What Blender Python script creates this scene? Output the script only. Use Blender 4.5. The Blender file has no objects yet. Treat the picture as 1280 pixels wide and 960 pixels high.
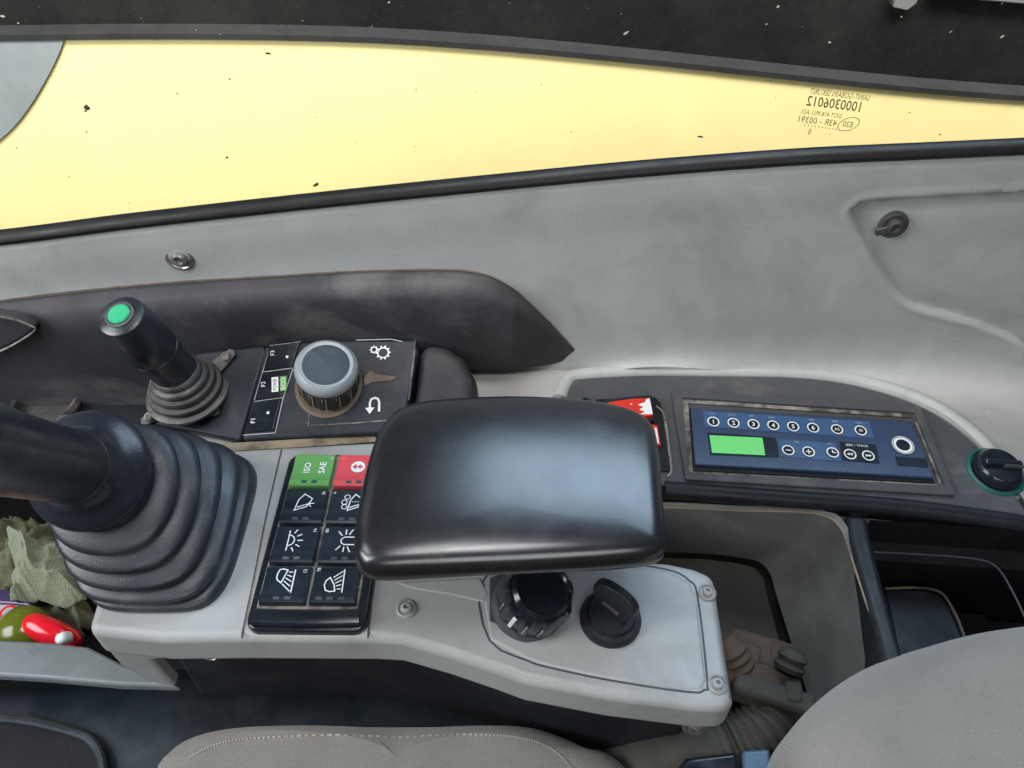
import bpy, bmesh, math, random
import numpy as np
from mathutils import Vector, Matrix
random.seed(4)
S = bpy.context.scene
COL = S.collection
# ------------------------------------------------------------------ camera
ZC = 0.70                       # height of the console top above the cab floor
F = 1000.0; TH = math.radians(45)
CAM = Vector((0, 0, ZC + 0.5))
cd = bpy.data.cameras.new('camera'); cam = bpy.data.objects.new('camera', cd); COL.objects.link(cam)
cam.location = CAM; cam.rotation_euler = (math.pi/2 - TH, 0, 0)
cd.sensor_width = 36; cd.lens = F/1280*36; cd.clip_start = 0.02; cd.clip_end = 100
S.camera = cam
# ------------------------------------------------------------------ light
S.view_settings.view_transform = 'Standard'; S.view_settings.look = 'None'
S.view_settings.exposure = 0.25; S.view_settings.gamma = 1.0
w = bpy.data.worlds.new('World'); S.world = w; w.use_nodes = True
w.node_tree.nodes['Background'].inputs[0].default_value = (0.93, 0.97, 1.0, 1)
w.node_tree.nodes['Background'].inputs[1].default_value = 0.035
def area(name, loc, target, sx, sy, power, col, spread=180):
    l = bpy.data.lights.new(name, 'AREA'); l.shape = 'RECTANGLE'; l.size = sx; l.size_y = sy
    l.energy = power; l.color = col; l.spread = math.radians(spread)
    o = bpy.data.objects.new(name, l); COL.objects.link(o); o.location = loc
    o.rotation_euler = (Vector(target) - Vector(loc)).to_track_quat('-Z', 'Y').to_euler()
area('roof_hatch_light', (-0.1, 0.12, ZC+1.25), (0, .32, ZC), 0.45, 0.3, 4.6, (.97, .99, 1))
area('windscreen_light', (-1.15, .05, ZC+0.75), (-.1, .38, ZC), 0.7, 0.7, 15.0, (.94, .98, 1))
area('side_window_skylight', (.40, .93, ZC+0.85), (.38, .36, ZC+.05), 1.0, 0.5, 9.5, (.56, .77, 1))
area('door_window_light', (0.1, -1.0, ZC+0.9), (.05, .45, ZC), 1.2, 0.6, 7.5, (.95, .985, 1))
area('outside_daylight', (0.1, .56, ZC+1.0), (0.1, .97, ZC+.05), 3.4, 0.25, 17.5, (1, .97, .9), 60)
# ------------------------------------------------------------------ geometry helpers
def ray(px, py):
    u = (px-640)/F; v = (py-480)/F
    return Vector((u, math.cos(TH)-v*math.sin(TH), -math.sin(TH)-v*math.cos(TH)))
def P(px, py, z=0.0):           # pixel -> point on the level plane z (above the console top)
    r = ray(px, py); t = (ZC+z-CAM.z)/r.z
    return CAM + r*t
def PY(px, py, y):              # pixel -> point on the upright plane Y = y
    r = ray(px, py); return CAM + r*(y/r.y)
def PN(px, py, o, n):           # pixel -> point on any plane
    r = ray(px, py); return CAM + r*((o-CAM).dot(n)/r.dot(n))
ORG = {}
def tag(o, label, cat, group=None, kind=None):
    if label: o['label'] = label
    if cat: o['category'] = cat
    if group: o['group'] = group
    if kind: o['kind'] = kind
    return o
def thing(name, loc, label, cat, group=None):
    o = bpy.data.objects.new(name, None); COL.objects.link(o); o.location = loc
    o.empty_display_size = .02; ORG[o.name] = Vector(loc)
    return tag(o, label, cat, group)
def mk(name, verts, faces, mat, parent=None, smooth=35, bevel=0, seg=3, loc=None, sub=0, solid=0):
    """one mesh object; verts in world coordinates"""
    verts = [Vector(v) for v in verts]
    if parent is not None: base = ORG[parent.name]
    else:
        base = Vector(loc) if loc is not None else sum(verts, Vector())/len(verts)
    me = bpy.data.meshes.new(name); me.from_pydata([v-base for v in verts], [], faces); me.update()
    bm = bmesh.new(); bm.from_mesh(me); bmesh.ops.recalc_face_normals(bm, faces=bm.faces); bm.to_mesh(me); bm.free()
    if smooth:
        for p in me.polygons: p.use_smooth = True
        if not bevel and not sub: me.set_sharp_from_angle(angle=math.radians(smooth))
    o = bpy.data.objects.new(name, me); COL.objects.link(o)
    if parent is not None: o.parent = parent
    else: o.location = base
    ORG[o.name] = base
    me.materials.append(mat)
    if solid:
        m = o.modifiers.new('solid', 'SOLIDIFY'); m.thickness = solid; m.offset = -1
    if bevel:
        m = o.modifiers.new('bevel', 'BEVEL'); m.width = bevel; m.segments = seg; m.limit_method = 'ANGLE'
        m.angle_limit = math.radians(40); m.harden_normals = True
    if sub:
        m = o.modifiers.new('sub', 'SUBSURF'); m.levels = sub; m.render_levels = sub
    return o
def prism_vf(pts, d):
    n = len(pts); d = Vector(d)
    v = [Vector(p) for p in pts] + [Vector(p)+d for p in pts]
    f = [tuple(range(n)), tuple(range(2*n-1, n-1, -1))]
    f += [(i, i+n, (i+1) % n + n, (i+1) % n) for i in range(n)]
    return v, f
def prism(name, pts, d, mat, parent=None, bevel=0.002, **k):
    v, f = prism_vf(pts, d); return mk(name, v, f, mat, parent, bevel=bevel, **k)
def basis(n, xh=Vector((1, 0, 0))):
    n = Vector(n).normalized(); x = (xh - n*xh.dot(n)).normalized(); return x, n.cross(x), n
def lathe(name, prof, o, axis, mat, parent=None, seg=40, smooth=35, xh=Vector((1, 0, 0)), rfun=None, **k):
    """prof: list of (radius, height along axis)"""
    axis = Vector(axis).normalized()
    if abs(axis.dot(xh)) > .95: xh = Vector((0, 1, 0))
    x, y, n = basis(axis, xh); o = Vector(o); v = []; f = []
    for r, h in prof:
        for i in range(seg):
            a = 2*math.pi*i/seg; rr = r*(rfun(a, h) if rfun else 1)
            v.append(o + x*(rr*math.cos(a)) + y*(rr*math.sin(a)) + n*h)
    m = len(prof)
    for j in range(m-1):
        for i in range(seg):
            f.append((j*seg+i, j*seg+(i+1) % seg, (j+1)*seg+(i+1) % seg, (j+1)*seg+i))
    f.append(tuple(range(seg-1, -1, -1))); f.append(tuple(range((m-1)*seg, m*seg)))
    return mk(name, v, f, mat, parent, smooth=smooth, **k)
def crom(pts, n):
    """Catmull-Rom through pts, n samples per span"""
    pts = [Vector(p) for p in pts]; out = []
    for i in range(len(pts)-1):
        p0 = pts[max(i-1, 0)]; p1 = pts[i]; p2 = pts[i+1]; p3 = pts[min(i+2, len(pts)-1)]
        for k in range(n):
            t = k/n
            out.append(0.5*((2*p1)+(p2-p0)*t+(2*p0-5*p1+4*p2-p3)*t*t+(3*p1-p0-3*p2+p3)*t**3))
    out.append(pts[-1]); return out
def croml(pts, n):              # closed loop
    pts = [Vector(p) for p in pts]; m = len(pts); out = []
    for i in range(m):
        p0, p1, p2, p3 = pts[i-1], pts[i], pts[(i+1) % m], pts[(i+2) % m]
        for k in range(n):
            t = k/n
            out.append(0.5*((2*p1)+(p2-p0)*t+(2*p0-5*p1+4*p2-p3)*t*t+(3*p1-p0-3*p2+p3)*t**3))
    return out
def tube(name, pts, r, mat, parent=None, seg=10, n=6, flat=1.0, up=Vector((0, 0, 1)), closed=False, rf=None, **k):
    pts = croml(pts, n) if closed else crom(pts, n)
    v = []; f = []; m = len(pts)
    for i, p in enumerate(pts):
        a = pts[i-1] if (i or closed) else pts[0]; b = pts[(i+1) % m] if (i < m-1 or closed) else pts[-1]
        t = (b-a).normalized(); x = t.cross(up).normalized(); y = x.cross(t)
        rr = r*(rf(i/(m-1)) if rf else 1)
        for j in range(seg):
            an = 2*math.pi*j/seg
            v.append(p + x*(rr*math.cos(an)) + y*(rr*flat*math.sin(an)))
    for i in range(m if closed else m-1):
        i2 = (i+1) % m
        for j in range(seg):
            f.append((i*seg+j, i*seg+(j+1) % seg, i2*seg+(j+1) % seg, i2*seg+j))
    if not closed:
        f.append(tuple(range(seg-1, -1, -1))); f.append(tuple(range((m-1)*seg, m*seg)))
    return mk(name, v, f, mat, parent, **k)
def grid(name, rows, mat, parent=None, **k):
    v = [p for r in rows for p in r]; nc = len(rows[0]); f = []
    for i in range(len(rows)-1):
        for j in range(nc-1):
            f.append((i*nc+j, i*nc+j+1, (i+1)*nc+j+1, (i+1)*nc+j))
    return mk(name, v, f, mat, parent, **k)
def pillow(name, outline, prof, mat, parent=None, n=5, up=Vector((0, 0, 1)), **k):
    """closed cushion-like body from an outline: rings (scale towards the centroid, lift)"""
    ol = croml(outline, n); c = sum(ol, Vector())/len(ol); m = len(ol); v = []; f = []
    for s, h in prof:
        for p in ol: v.append(c + (p-c)*s + up*h)
    for j in range(len(prof)-1):
        for i in range(m):
            f.append((j*m+i, j*m+(i+1) % m, (j+1)*m+(i+1) % m, (j+1)*m+i))
    f.append(tuple(range(m-1, -1, -1))); f.append(tuple(range((len(prof)-1)*m, len(prof)*m)))
    return mk(name, v, f, mat, parent, smooth=60, **k)
def insetpoly(outline, d, up=Vector((0, 0, 1))):
    """offset every outline point inwards by d (metres) in the plane across up"""
    m = len(outline); out = []
    c = sum(outline, Vector())/m
    for i, p in enumerate(outline):
        t = (outline[(i+1) % m]-outline[i-1]).normalized(); nn = t.cross(up).normalized()
        if nn.dot(c-p) < 0: nn = -nn
        out.append(p+nn*d)
    return out
def cushion(name, outline, prof, mat, parent=None, n=5, up=Vector((0, 0, 1)), lift=None, **k):
    """prof rings: (inset in metres, lift); the last ring is filled by concentric rings to the centre"""
    ol = croml(outline, n); m = len(ol); c0 = sum(ol, Vector())/m
    rings = [[c0+(q-c0)*(1-d/(q-c0).length)+up*h for q in ol] for d, h in prof]
    last = rings[-1]; c = sum(last, Vector())/m
    hx = max(abs(p.x-c.x) for p in last); hy = max(abs(p.y-c.y) for p in last)
    for s in (.93, .85, .75, .65, .55, .45, .35, .25, .15, .06):
        rings.append([c+(p-c)*s for p in last])
    for ring in rings:                                        # one gentle dome over the whole body
        for p in ring: p += up*((lift or 0)*(1-.5*((p.x-c.x)/hx)**2-.5*((p.y-c.y)/hy)**2))
    v = [p for r in rings for p in r]; f = []
    for j in range(len(rings)-1):
        for i in range(m): f.append((j*m+i, j*m+(i+1) % m, (j+1)*m+(i+1) % m, (j+1)*m+i))
    f.append(tuple(range(m-1, -1, -1))); k0 = (len(rings)-1)*m; v.append(c+up*(lift or 0))
    for i in range(m): f.append((k0+i, k0+(i+1) % m, len(v)-1))
    return mk(name, v, f, mat, parent, smooth=70, **k)
def box(name, c, sx, sy, sz, mat, parent=None, ax=None, bevel=.001, **k):
    x, y, z = ax or (Vector((1, 0, 0)), Vector((0, 1, 0)), Vector((0, 0, 1)))
    c = Vector(c); b = [c + x*(sx/2*i) + y*(sy/2*j) - z*(sz/2) for i, j in ((-1, -1), (1, -1), (1, 1), (-1, 1))]
    return prism(name, b, z*sz, mat, parent, bevel=bevel, **k)
# flat print ----------------------------------------------------------
class Fr:                       # a flat frame: origin, right, up, normal
    def __init__(s, o, x, y):
        s.o = Vector(o); s.x = Vector(x).normalized(); n = s.x.cross(Vector(y)).normalized(); s.n = n; s.y = n.cross(s.x)
    def at(s, a, b, e=0): return s.o + s.x*a + s.y*b + s.n*e
    def rot(s, deg):
        a = math.radians(deg); return Fr(s.o, s.x*math.cos(a)+s.y*math.sin(a), -s.x*math.sin(a)+s.y*math.cos(a))
    def sh(s, a, b): r = Fr(s.o, s.x, s.y); r.o = s.at(a, b); return r
def ribbon_vf(pts, wd, closed=False):
    pts = [Vector((p[0], p[1])) for p in pts]; m = len(pts); L = []; R = []
    for i, p in enumerate(pts):
        a = pts[i-1] if (i or closed) else None; b = pts[(i+1) % m] if (i < m-1 or closed) else None
        d1 = (p-a).normalized() if a is not None else (b-p).normalized()
        d2 = (b-p).normalized() if b is not None else d1
        n1 = Vector((-d1.y, d1.x)); n2 = Vector((-d2.y, d2.x)); nn = (n1+n2)
        if nn.length < 1e-6: nn = n1
        nn.normalize(); k = wd/2/max(.4, nn.dot(n1)); L.append(p+nn*k); R.append(p-nn*k)
    return L, R
class Print:                    # collects strokes and letters lying on one frame; build() gives one thin mesh
    def __init__(s): s.v = []; s.f = []; s.k = 0
    def _e(s): s.k += 1; return .00025+s.k*.00003
    def line(s, fr, pts, wd, closed=False):
        L, R = ribbon_vf(pts, wd, closed); e = s._e(); b = len(s.v); m = len(L)
        for l, r in zip(L, R): s.v += [fr.at(l.x, l.y, e), fr.at(r.x, r.y, e)]
        for i in range(m if closed else m-1):
            j = (i+1) % m; s.f.append((b+2*i, b+2*j, b+2*j+1, b+2*i+1))
    def ring(s, fr, c, r, wd, n=28, a0=0, a1=360):
        full = a1-a0 >= 360
        s.line(fr, [(c[0]+r*math.cos(math.radians(a0+(a1-a0)*i/n)), c[1]+r*math.sin(math.radians(a0+(a1-a0)*i/n))) for i in range(n if full else n+1)], wd, full)
    def poly(s, fr, pts):
        e = s._e(); b = len(s.v); s.v += [fr.at(p[0], p[1], e) for p in pts]; s.f.append(tuple(range(b, b+len(pts))))
    def disc(s, fr, c, r, n=20): s.poly(fr, [(c[0]+r*math.cos(2*math.pi*i/n), c[1]+r*math.sin(2*math.pi*i/n)) for i in range(n)])
    def text(s, fr, txt, c, h, wid=None, mirror=False, shear=0, bold=0):
        cu = bpy.data.curves.new('t', 'FONT'); cu.body = txt; cu.align_x = 'CENTER'; cu.resolution_u = 2; cu.offset = bold; cu.shear = shear
        o = bpy.data.objects.new('t', cu); COL.objects.link(o)
        me = bpy.data.meshes.new_from_object(o.evaluated_get(bpy.context.evaluated_depsgraph_get()))
        vs = [Vector(q.co) for q in me.vertices]; fs = [tuple(p.vertices) for p in me.polygons]
        bpy.data.objects.remove(o); bpy.data.curves.remove(cu); bpy.data.meshes.remove(me)
        x0 = min(q.x for q in vs); x1 = max(q.x for q in vs); y0 = min(q.y for q in vs); y1 = max(q.y for q in vs)
        sy = h/max(y1-y0, 1e-6); sx = (wid/(x1-x0)) if wid else sy; e = s._e(); b = len(s.v)
        for q in vs:
            X = (q.x-(x0+x1)/2)*sx*(-1 if mirror else 1); s.v.append(fr.at(c[0]+X, c[1]+(q.y-(y0+y1)/2)*sy, e))
        s.f += [tuple(b+i for i in f) for f in fs]
    def build(s, name, mat, parent): return mk(name, s.v, s.f, mat, parent, smooth=0)
# ------------------------------------------------------------------ materials
def nd(nt, t, **kw):
    n = nt.nodes.new(t)
    for k, v in kw.items(): setattr(n, k, v)
    return n
def plastic(name, col, rough=.5, var=.12, bump=.15, bscale=900, dust=None, dcol=(.36, .31, .25), dscale=9, spec=.5, coat=0,
            rvar=.1, metal=0, stain=None, sscale=5, ddist=.0006, contrast=(.48, .68), sheen=0, streak=0, speck=.22):
    """grained, unevenly worn plastic; dust: amount of pale dust patches, stain: amount of dark grime"""
    m = bpy.data.materials.new(name); m.use_nodes = True; nt = m.node_tree; b = nt.nodes['Principled BSDF']; L = nt.links
    tc = nd(nt, 'ShaderNodeNewGeometry')
    n1 = nd(nt, 'ShaderNodeTexNoise'); n1.inputs['Scale'].default_value = 14; n1.inputs['Detail'].default_value = 6; n1.inputs['Roughness'].default_value = .62
    L.new(tc.outputs['Position'], n1.inputs['Vector'])
    mr = nd(nt, 'ShaderNodeMapRange'); mr.inputs[1].default_value = .3; mr.inputs[2].default_value = .7
    mr.inputs[3].default_value = 1-var; mr.inputs[4].default_value = 1+var; L.new(n1.outputs['Fac'], mr.inputs[0])
    mx = nd(nt, 'ShaderNodeVectorMath', operation='SCALE'); mx.inputs[0].default_value = col; L.new(mr.outputs[0], mx.inputs['Scale'])
    out = mx.outputs[0]
    def patches(scale, amt, c, prev, dist=2.5, ramp=contrast):
        n2 = nd(nt, 'ShaderNodeTexNoise'); n2.inputs['Scale'].default_value = scale; n2.inputs['Detail'].default_value = 9
        n2.inputs['Roughness'].default_value = .68; n2.inputs['Distortion'].default_value = dist*.3
        L.new(tc.outputs['Position'], n2.inputs['Vector'])
        r = nd(nt, 'ShaderNodeMapRange', interpolation_type='SMOOTHSTEP'); r.inputs[1].default_value = ramp[0]; r.inputs[2].default_value = ramp[1]; r.inputs[4].default_value = amt
        L.new(n2.outputs['Fac'], r.inputs[0])
        mm = nd(nt, 'ShaderNodeMix', data_type='RGBA'); L.new(r.outputs[0], mm.inputs[0]); L.new(prev, mm.inputs[6]); mm.inputs[7].default_value = (*c, 1)
        return mm.outputs[2], r.outputs[0]
    rb = rough
    if stain: out, _ = patches(sscale, stain, tuple(x*.35 for x in col), out)
    dm = None
    if dust: out, dm = patches(dscale, dust, dcol, out)
    if streak:                                                # fine pale scratches along two directions
        for k, (rx, ry) in enumerate(((.5, .4), (-.7, .9))):
            mp = nd(nt, 'ShaderNodeMapping'); mp.inputs['Rotation'].default_value = (0, rx, ry); mp.inputs['Scale'].default_value = (6, 6, 160)
            L.new(tc.outputs['Position'], mp.inputs['Vector'])
            ns = nd(nt, 'ShaderNodeTexNoise'); ns.inputs['Scale'].default_value = 1.6; ns.inputs['Detail'].default_value = 5; ns.inputs['Roughness'].default_value = .7
            L.new(mp.outputs[0], ns.inputs['Vector'])
            r = nd(nt, 'ShaderNodeMapRange', interpolation_type='SMOOTHSTEP'); r.inputs[1].default_value = .6; r.inputs[2].default_value = .74; r.inputs[4].default_value = streak*.55
            L.new(ns.outputs['Fac'], r.inputs[0])
            mm = nd(nt, 'ShaderNodeMix', data_type='RGBA'); L.new(r.outputs[0], mm.inputs[0]); L.new(out, mm.inputs[6]); mm.inputs[7].default_value = (*[min(.6, c*1.55) if k == 0 else c*.6 for c in col], 1)
            out = mm.outputs[2]
    if speck:
        sv = nd(nt, 'ShaderNodeTexNoise'); sv.inputs['Scale'].default_value = 260; sv.inputs['Detail'].default_value = 4; sv.inputs['Roughness'].default_value = .75
        L.new(tc.outputs['Position'], sv.inputs['Vector'])
        r = nd(nt, 'ShaderNodeMapRange'); r.inputs[1].default_value = .56; r.inputs[2].default_value = .72; r.inputs[4].default_value = speck
        L.new(sv.outputs['Fac'], r.inputs[0]); mm = nd(nt, 'ShaderNodeMix', data_type='RGBA'); L.new(r.outputs[0], mm.inputs[0]); L.new(out, mm.inputs[6])
        mm.inputs[7].default_value = (*[c*.45 for c in col], 1) if max(col) > .2 else (*[c*1.5+.05 for c in col], 1); out = mm.outputs[2]
    L.new(out, b.inputs['Base Color'])
    rr = nd(nt, 'ShaderNodeMapRange'); rr.inputs[1].default_value = .3; rr.inputs[2].default_value = .7
    rr.inputs[3].default_value = max(.03, rough-rvar); rr.inputs[4].default_value = min(1, rough+rvar)
    n4 = nd(nt, 'ShaderNodeTexNoise'); n4.inputs['Scale'].default_value = 40; n4.inputs['Detail'].default_value = 5
    L.new(tc.outputs['Position'], n4.inputs['Vector']); L.new(n4.outputs['Fac'], rr.inputs[0])
    L.new(rr.outputs[0], b.inputs['Roughness'])
    if bump:
        n3 = nd(nt, 'ShaderNodeTexNoise'); n3.inputs['Scale'].default_value = bscale; n3.inputs['Detail'].default_value = 3
        L.new(tc.outputs['Position'], n3.inputs['Vector'])
        bp = nd(nt, 'ShaderNodeBump'); bp.inputs['Strength'].default_value = bump; bp.inputs['Distance'].default_value = ddist
        L.new(n3.outputs['Fac'], bp.inputs['Height']); L.new(bp.outputs[0], b.inputs['Normal'])
    b.inputs['Specular IOR Level'].default_value = spec*(.45 if max(col) < .1 and rough > .3 and spec < .55 else 1); b.inputs['Coat Weight'].default_value = coat; b.inputs['Metallic'].default_value = metal
    b.inputs['Sheen Weight'].default_value = sheen
    return m
def emit(name, col, st, base=(.1, .1, .1)):
    m = bpy.data.materials.new(name); m.use_nodes = True; b = m.node_tree.nodes['Principled BSDF']
    b.inputs['Base Color'].default_value = (*base, 1); b.inputs['Emission Color'].default_value = (*col, 1); b.inputs['Emission Strength'].default_value = st
    b.inputs['Roughness'].default_value = .2
    return m
def fabric(name, col, scale=1500):
    m = plastic(name, col, rough=.95, var=.10, bump=0, dust=.35, dcol=tuple(c*.8 for c in col), dscale=12, spec=.15, sheen=.25)
    nt = m.node_tree; L = nt.links; b = nt.nodes['Principled BSDF']; g = nd(nt, 'ShaderNodeNewGeometry')
    ws = []
    for ax in 'XY':
        wv = nd(nt, 'ShaderNodeTexWave', bands_direction=ax); wv.inputs['Scale'].default_value = scale*.085; wv.inputs['Distortion'].default_value = 3.5; wv.inputs['Detail'].default_value = 2
        L.new(g.outputs['Position'], wv.inputs['Vector']); ws.append(wv)
    mu = nd(nt, 'ShaderNodeMath', operation='MULTIPLY'); L.new(ws[0].outputs['Fac'], mu.inputs[0]); L.new(ws[1].outputs['Fac'], mu.inputs[1])
    ns = nd(nt, 'ShaderNodeTexNoise'); ns.inputs['Scale'].default_value = scale*.3; ns.inputs['Detail'].default_value = 4; L.new(g.outputs['Position'], ns.inputs['Vector'])
    ad = nd(nt, 'ShaderNodeMath', operation='ADD'); L.new(mu.outputs[0], ad.inputs[0]); L.new(ns.outputs['Fac'], ad.inputs[1])
    old = b.inputs['Base Color'].links[0].from_socket; mr = nd(nt, 'ShaderNodeMapRange'); mr.inputs[1].default_value = .3; mr.inputs[2].default_value = 1.3; mr.inputs[3].default_value = .9; mr.inputs[4].default_value = 1.1
    L.new(ad.outputs[0], mr.inputs[0]); sc = nd(nt, 'ShaderNodeVectorMath', operation='SCALE'); L.new(old, sc.inputs[0]); L.new(mr.outputs[0], sc.inputs['Scale']); L.new(sc.outputs[0], b.inputs['Base Color'])
    bp = nd(nt, 'ShaderNodeBump'); bp.inputs['Strength'].default_value = .5; bp.inputs['Distance'].default_value = .0007
    L.new(ad.outputs[0], bp.inputs['Height']); L.new(bp.outputs[0], b.inputs['Normal'])
    return m
M = {}
M['wall'] = plastic('worn_grey_wall_plastic', (.40, .412, .405), .5, .10, .35, 900, dust=.65, dcol=(.50, .505, .49), dscale=5, stain=.26, sscale=5.5, streak=.5)
M['grey'] = plastic('console_grey_plastic', (.345, .348, .347), .45, .05, .2, 1200, stain=.38, sscale=9, streak=.35, dust=.2, dcol=(.39, .385, .37))
M['ledge'] = plastic('dusty_ledge_plastic', (.40, .39, .375), .6, .12, .2, 900, dust=.8, dcol=(.33, .25, .17), dscale=13)
M['recess'] = plastic('dark_recess_plastic', (.045, .045, .05), .55, .25, .5, 1100, dust=.8, dcol=(.125, .125, .128), dscale=7)
M['shelf'] = plastic('charcoal_shelf_plastic', (.068, .071, .078), .5, .15, .4, 1000, dust=.5, dcol=(.17, .165, .155), dscale=11)
M['black'] = plastic('black_plastic', (.016, .018, .022), .38, .2, .25, 1000, dust=.3, dcol=(.05, .05, .052), dscale=16)
M['module'] = plastic('module_black_plastic', (.018, .022, .03), .42, .2, .2, 900, dust=.5, dcol=(.055, .055, .06), dscale=14)
M['gloss'] = plastic('glossy_black_plastic', (.010, .014, .020), .18, .2, .05, 600, dust=.15, dcol=(.05, .05, .05), dscale=20)
M['key'] = plastic('key_black_plastic', (.010, .017, .027), .27, .2, .08, 900, dust=.35, dcol=(.03, .04, .05), dscale=45, spec=.6)
M['arm'] = plastic('armrest_black_skin', (.014, .014, .016), .25, .12, .12, 1500, spec=1.0, rvar=.035, ddist=.0003)
M['rubber'] = plastic('dusty_black_rubber', (.020, .025, .034), .42, .2, .3, 800, dust=.5, dcol=(.075, .068, .062), dscale=26, spec=.6, contrast=(.55, .66))
M['gaiter'] = plastic('dusty_grey_rubber', (.05, .049, .048), .5, .2, .3, 700, dust=.85, dcol=(.17, .155, .135), dscale=34, spec=.6)
M['grip'] = plastic('joystick_black_plastic', (.018, .022, .030), .27, .15, .2, 900, dust=.25, dcol=(.05, .048, .045), dscale=20)
M['tan'] = plastic('packed_tan_dust', (.29, .23, .165), .95, .35, .6, 500, dust=.85, dcol=(.10, .075, .055), dscale=30)
M['dustgrey'] = plastic('packed_grey_dust', (.26, .24, .215), .95, .35, .6, 500, dust=.9, dcol=(.04, .038, .036), dscale=38, contrast=(.42, .6))
M['grime'] = plastic('brown_grime', (.15, .115, .085), .9, .4, .5, 500, dust=.8, dcol=(.05, .042, .036), dscale=45)
M['white'] = plastic('white_print', (.80, .82, .82), .5, .03, 0, speck=0)
M['dimwhite'] = plastic('faded_white_print', (.42, .45, .48), .5, .1, 0, speck=0)
M['green'] = plastic('green_key_plastic', (.13, .36, .10), .35, .06, .08, 900)
M['red'] = plastic('red_key_plastic', (.70, .08, .10), .35, .06, .08, 900)
M['hamred'] = plastic('bright_red_plastic', (.68, .03, .015), .3, .08, .05, 600)
M['btngreen'] = plastic('green_button', (.04, .40, .19), .25, .05, 0, speck=0)
M['ringgrey'] = plastic('pale_grey_ring_plastic', (.27, .30, .32), .4, .06, .1)
M['knobtop'] = plastic('slate_knob_face', (.04, .055, .07), .5, .2, .15, 600, dust=.35, dcol=(.11, .12, .13), dscale=30)
M['knobskirt'] = plastic('grimy_knob_skirt', (.035, .033, .032), .5, .2, .2, 600, dust=.4, dcol=(.08, .07, .055), dscale=60)
M['steel'] = plastic('worn_steel', (.42, .41, .39), .35, .15, .15, 500, metal=.85, dust=.4, dcol=(.18, .15, .12), dscale=60)
M['radioblue'] = plastic('radio_blue_face', (.030, .054, .115), .3, .06, .05, 900)
M['radiolight'] = plastic('radio_light_blue_print', (.042, .10, .22), .35, .05, 0, speck=0)
M['radiodark'] = plastic('radio_dark_print', (.012, .016, .03), .35, .1, 0)
M['lcd'] = emit('green_backlit_screen', (.10, .80, .14), .62)
M['fabric'] = fabric('grey_seat_fabric', (.23, .216, .196), 2600)
M['yellow'] = plastic('yellow_machine_paint', (.80, .675, .33), .5, .03, .0, stain=0, speck=0)
M['concrete'] = plastic('pale_grey_outside_panel', (.20, .225, .24), .7, .1, .2)
M['trimblack'] = plastic('outside_black_paint', (.004, .004, .005), .7, .2, .1, dust=.4, dcol=(.008, .008, .008), dscale=10)
M['band'] = plastic('dark_grey_edge_strip', (.02, .02, .021), .6, .2, .2)
M['seal'] = plastic('black_window_rubber', (.010, .010, .011), .45, .3, .2)
M['bin'] = plastic('black_bin_plastic', (.009, .009, .011), .5, .2, .3)
M['liner'] = plastic('grimy_grey_liner', (.14, .143, .138), .6, .2, .3, 800, dust=.6, dcol=(.235, .235, .23), dscale=7)
M['brownplate'] = plastic('grimy_brown_plate', (.05, .047, .043), .7, .2, .3, 700, dust=.5, dcol=(.085, .076, .068), dscale=10)
M['brown'] = plastic('dusty_brown_connector', (.085, .060, .045), .75, .25, .4, 500, dust=.5, dcol=(.075, .065, .056), dscale=30)
M['conduit'] = plastic('dusty_grey_conduit', (.068, .064, .055), .75, .2, .3, 500, dust=.5, dcol=(.045, .042, .037), dscale=30)
M['bluesteel'] = plastic('blue_grey_floor_panel', (.014, .024, .034), .4, .3, .2, 600, dust=.55, dcol=(.045, .06, .072), dscale=10, spec=.6)
M['rail'] = plastic('worn_grey_rail', (.17, .19, .20), .45, .25, .25, 600, stain=.7, sscale=10)
M['rag'] = fabric('olive_rag_cloth', (.11, .115, .065), 1500)
M['rag2'] = fabric('pale_green_rag_cloth', (.20, .225, .15), 1500)
M['purple'] = plastic('purple_wrapper', (.05, .03, .09), .3, .3, .1)
M['wrapper'] = plastic('pale_wrapper', (.40, .37, .40), .35, .15, .1)
M['olive'] = plastic('olive_glossy_cap', (.11, .13, .012), .15, .1, 0)
M['bright'] = plastic('glossy_red_plastic', (.75, .012, .025), .15, .05, 0)
M['teal'] = plastic('teal_ring_plastic', (.015, .10, .085), .3, .1, 0)
M['buckle'] = plastic('blue_grey_buckle', (.07, .12, .19), .35, .1, .1)
M['speck'] = plastic('pale_dirt_speck', (.55, .5, .42), .9, .2, 0)
M['darkspeck'] = plastic('dark_dirt_speck', (.08, .06, .035), .9, .2, 0)
M['inkbrown'] = plastic('dark_glass_print', (.13, .10, .035), .8, .05, 0, speck=0)
g = bpy.data.materials.new('window_glass'); g.use_nodes = True; nt = g.node_tree
for n in list(nt.nodes):
    if n.type == 'BSDF_PRINCIPLED': nt.nodes.remove(n)
tr = nd(nt, 'ShaderNodeBsdfTransparent'); tr.inputs[0].default_value = (.97, .98, .95, 1)
gl = nd(nt, 'ShaderNodeBsdfGlossy'); gl.inputs['Roughness'].default_value = .03
fr_ = nd(nt, 'ShaderNodeFresnel'); fr_.inputs[0].default_value = 1.3
ms = nd(nt, 'ShaderNodeMixShader'); nt.links.new(fr_.outputs[0], ms.inputs[0]); nt.links.new(tr.outputs[0], ms.inputs[1]); nt.links.new(gl.outputs[0], ms.inputs[2])
dn = nd(nt, 'ShaderNodeTexNoise'); dn.inputs['Scale'].default_value = 7; dn.inputs['Detail'].default_value = 8; dn.inputs['Roughness'].default_value = .7
dr = nd(nt, 'ShaderNodeMapRange', interpolation_type='SMOOTHSTEP'); dr.inputs[1].default_value = .42; dr.inputs[2].default_value = .75; dr.inputs[3].default_value = .006; dr.inputs[4].default_value = .07
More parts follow.
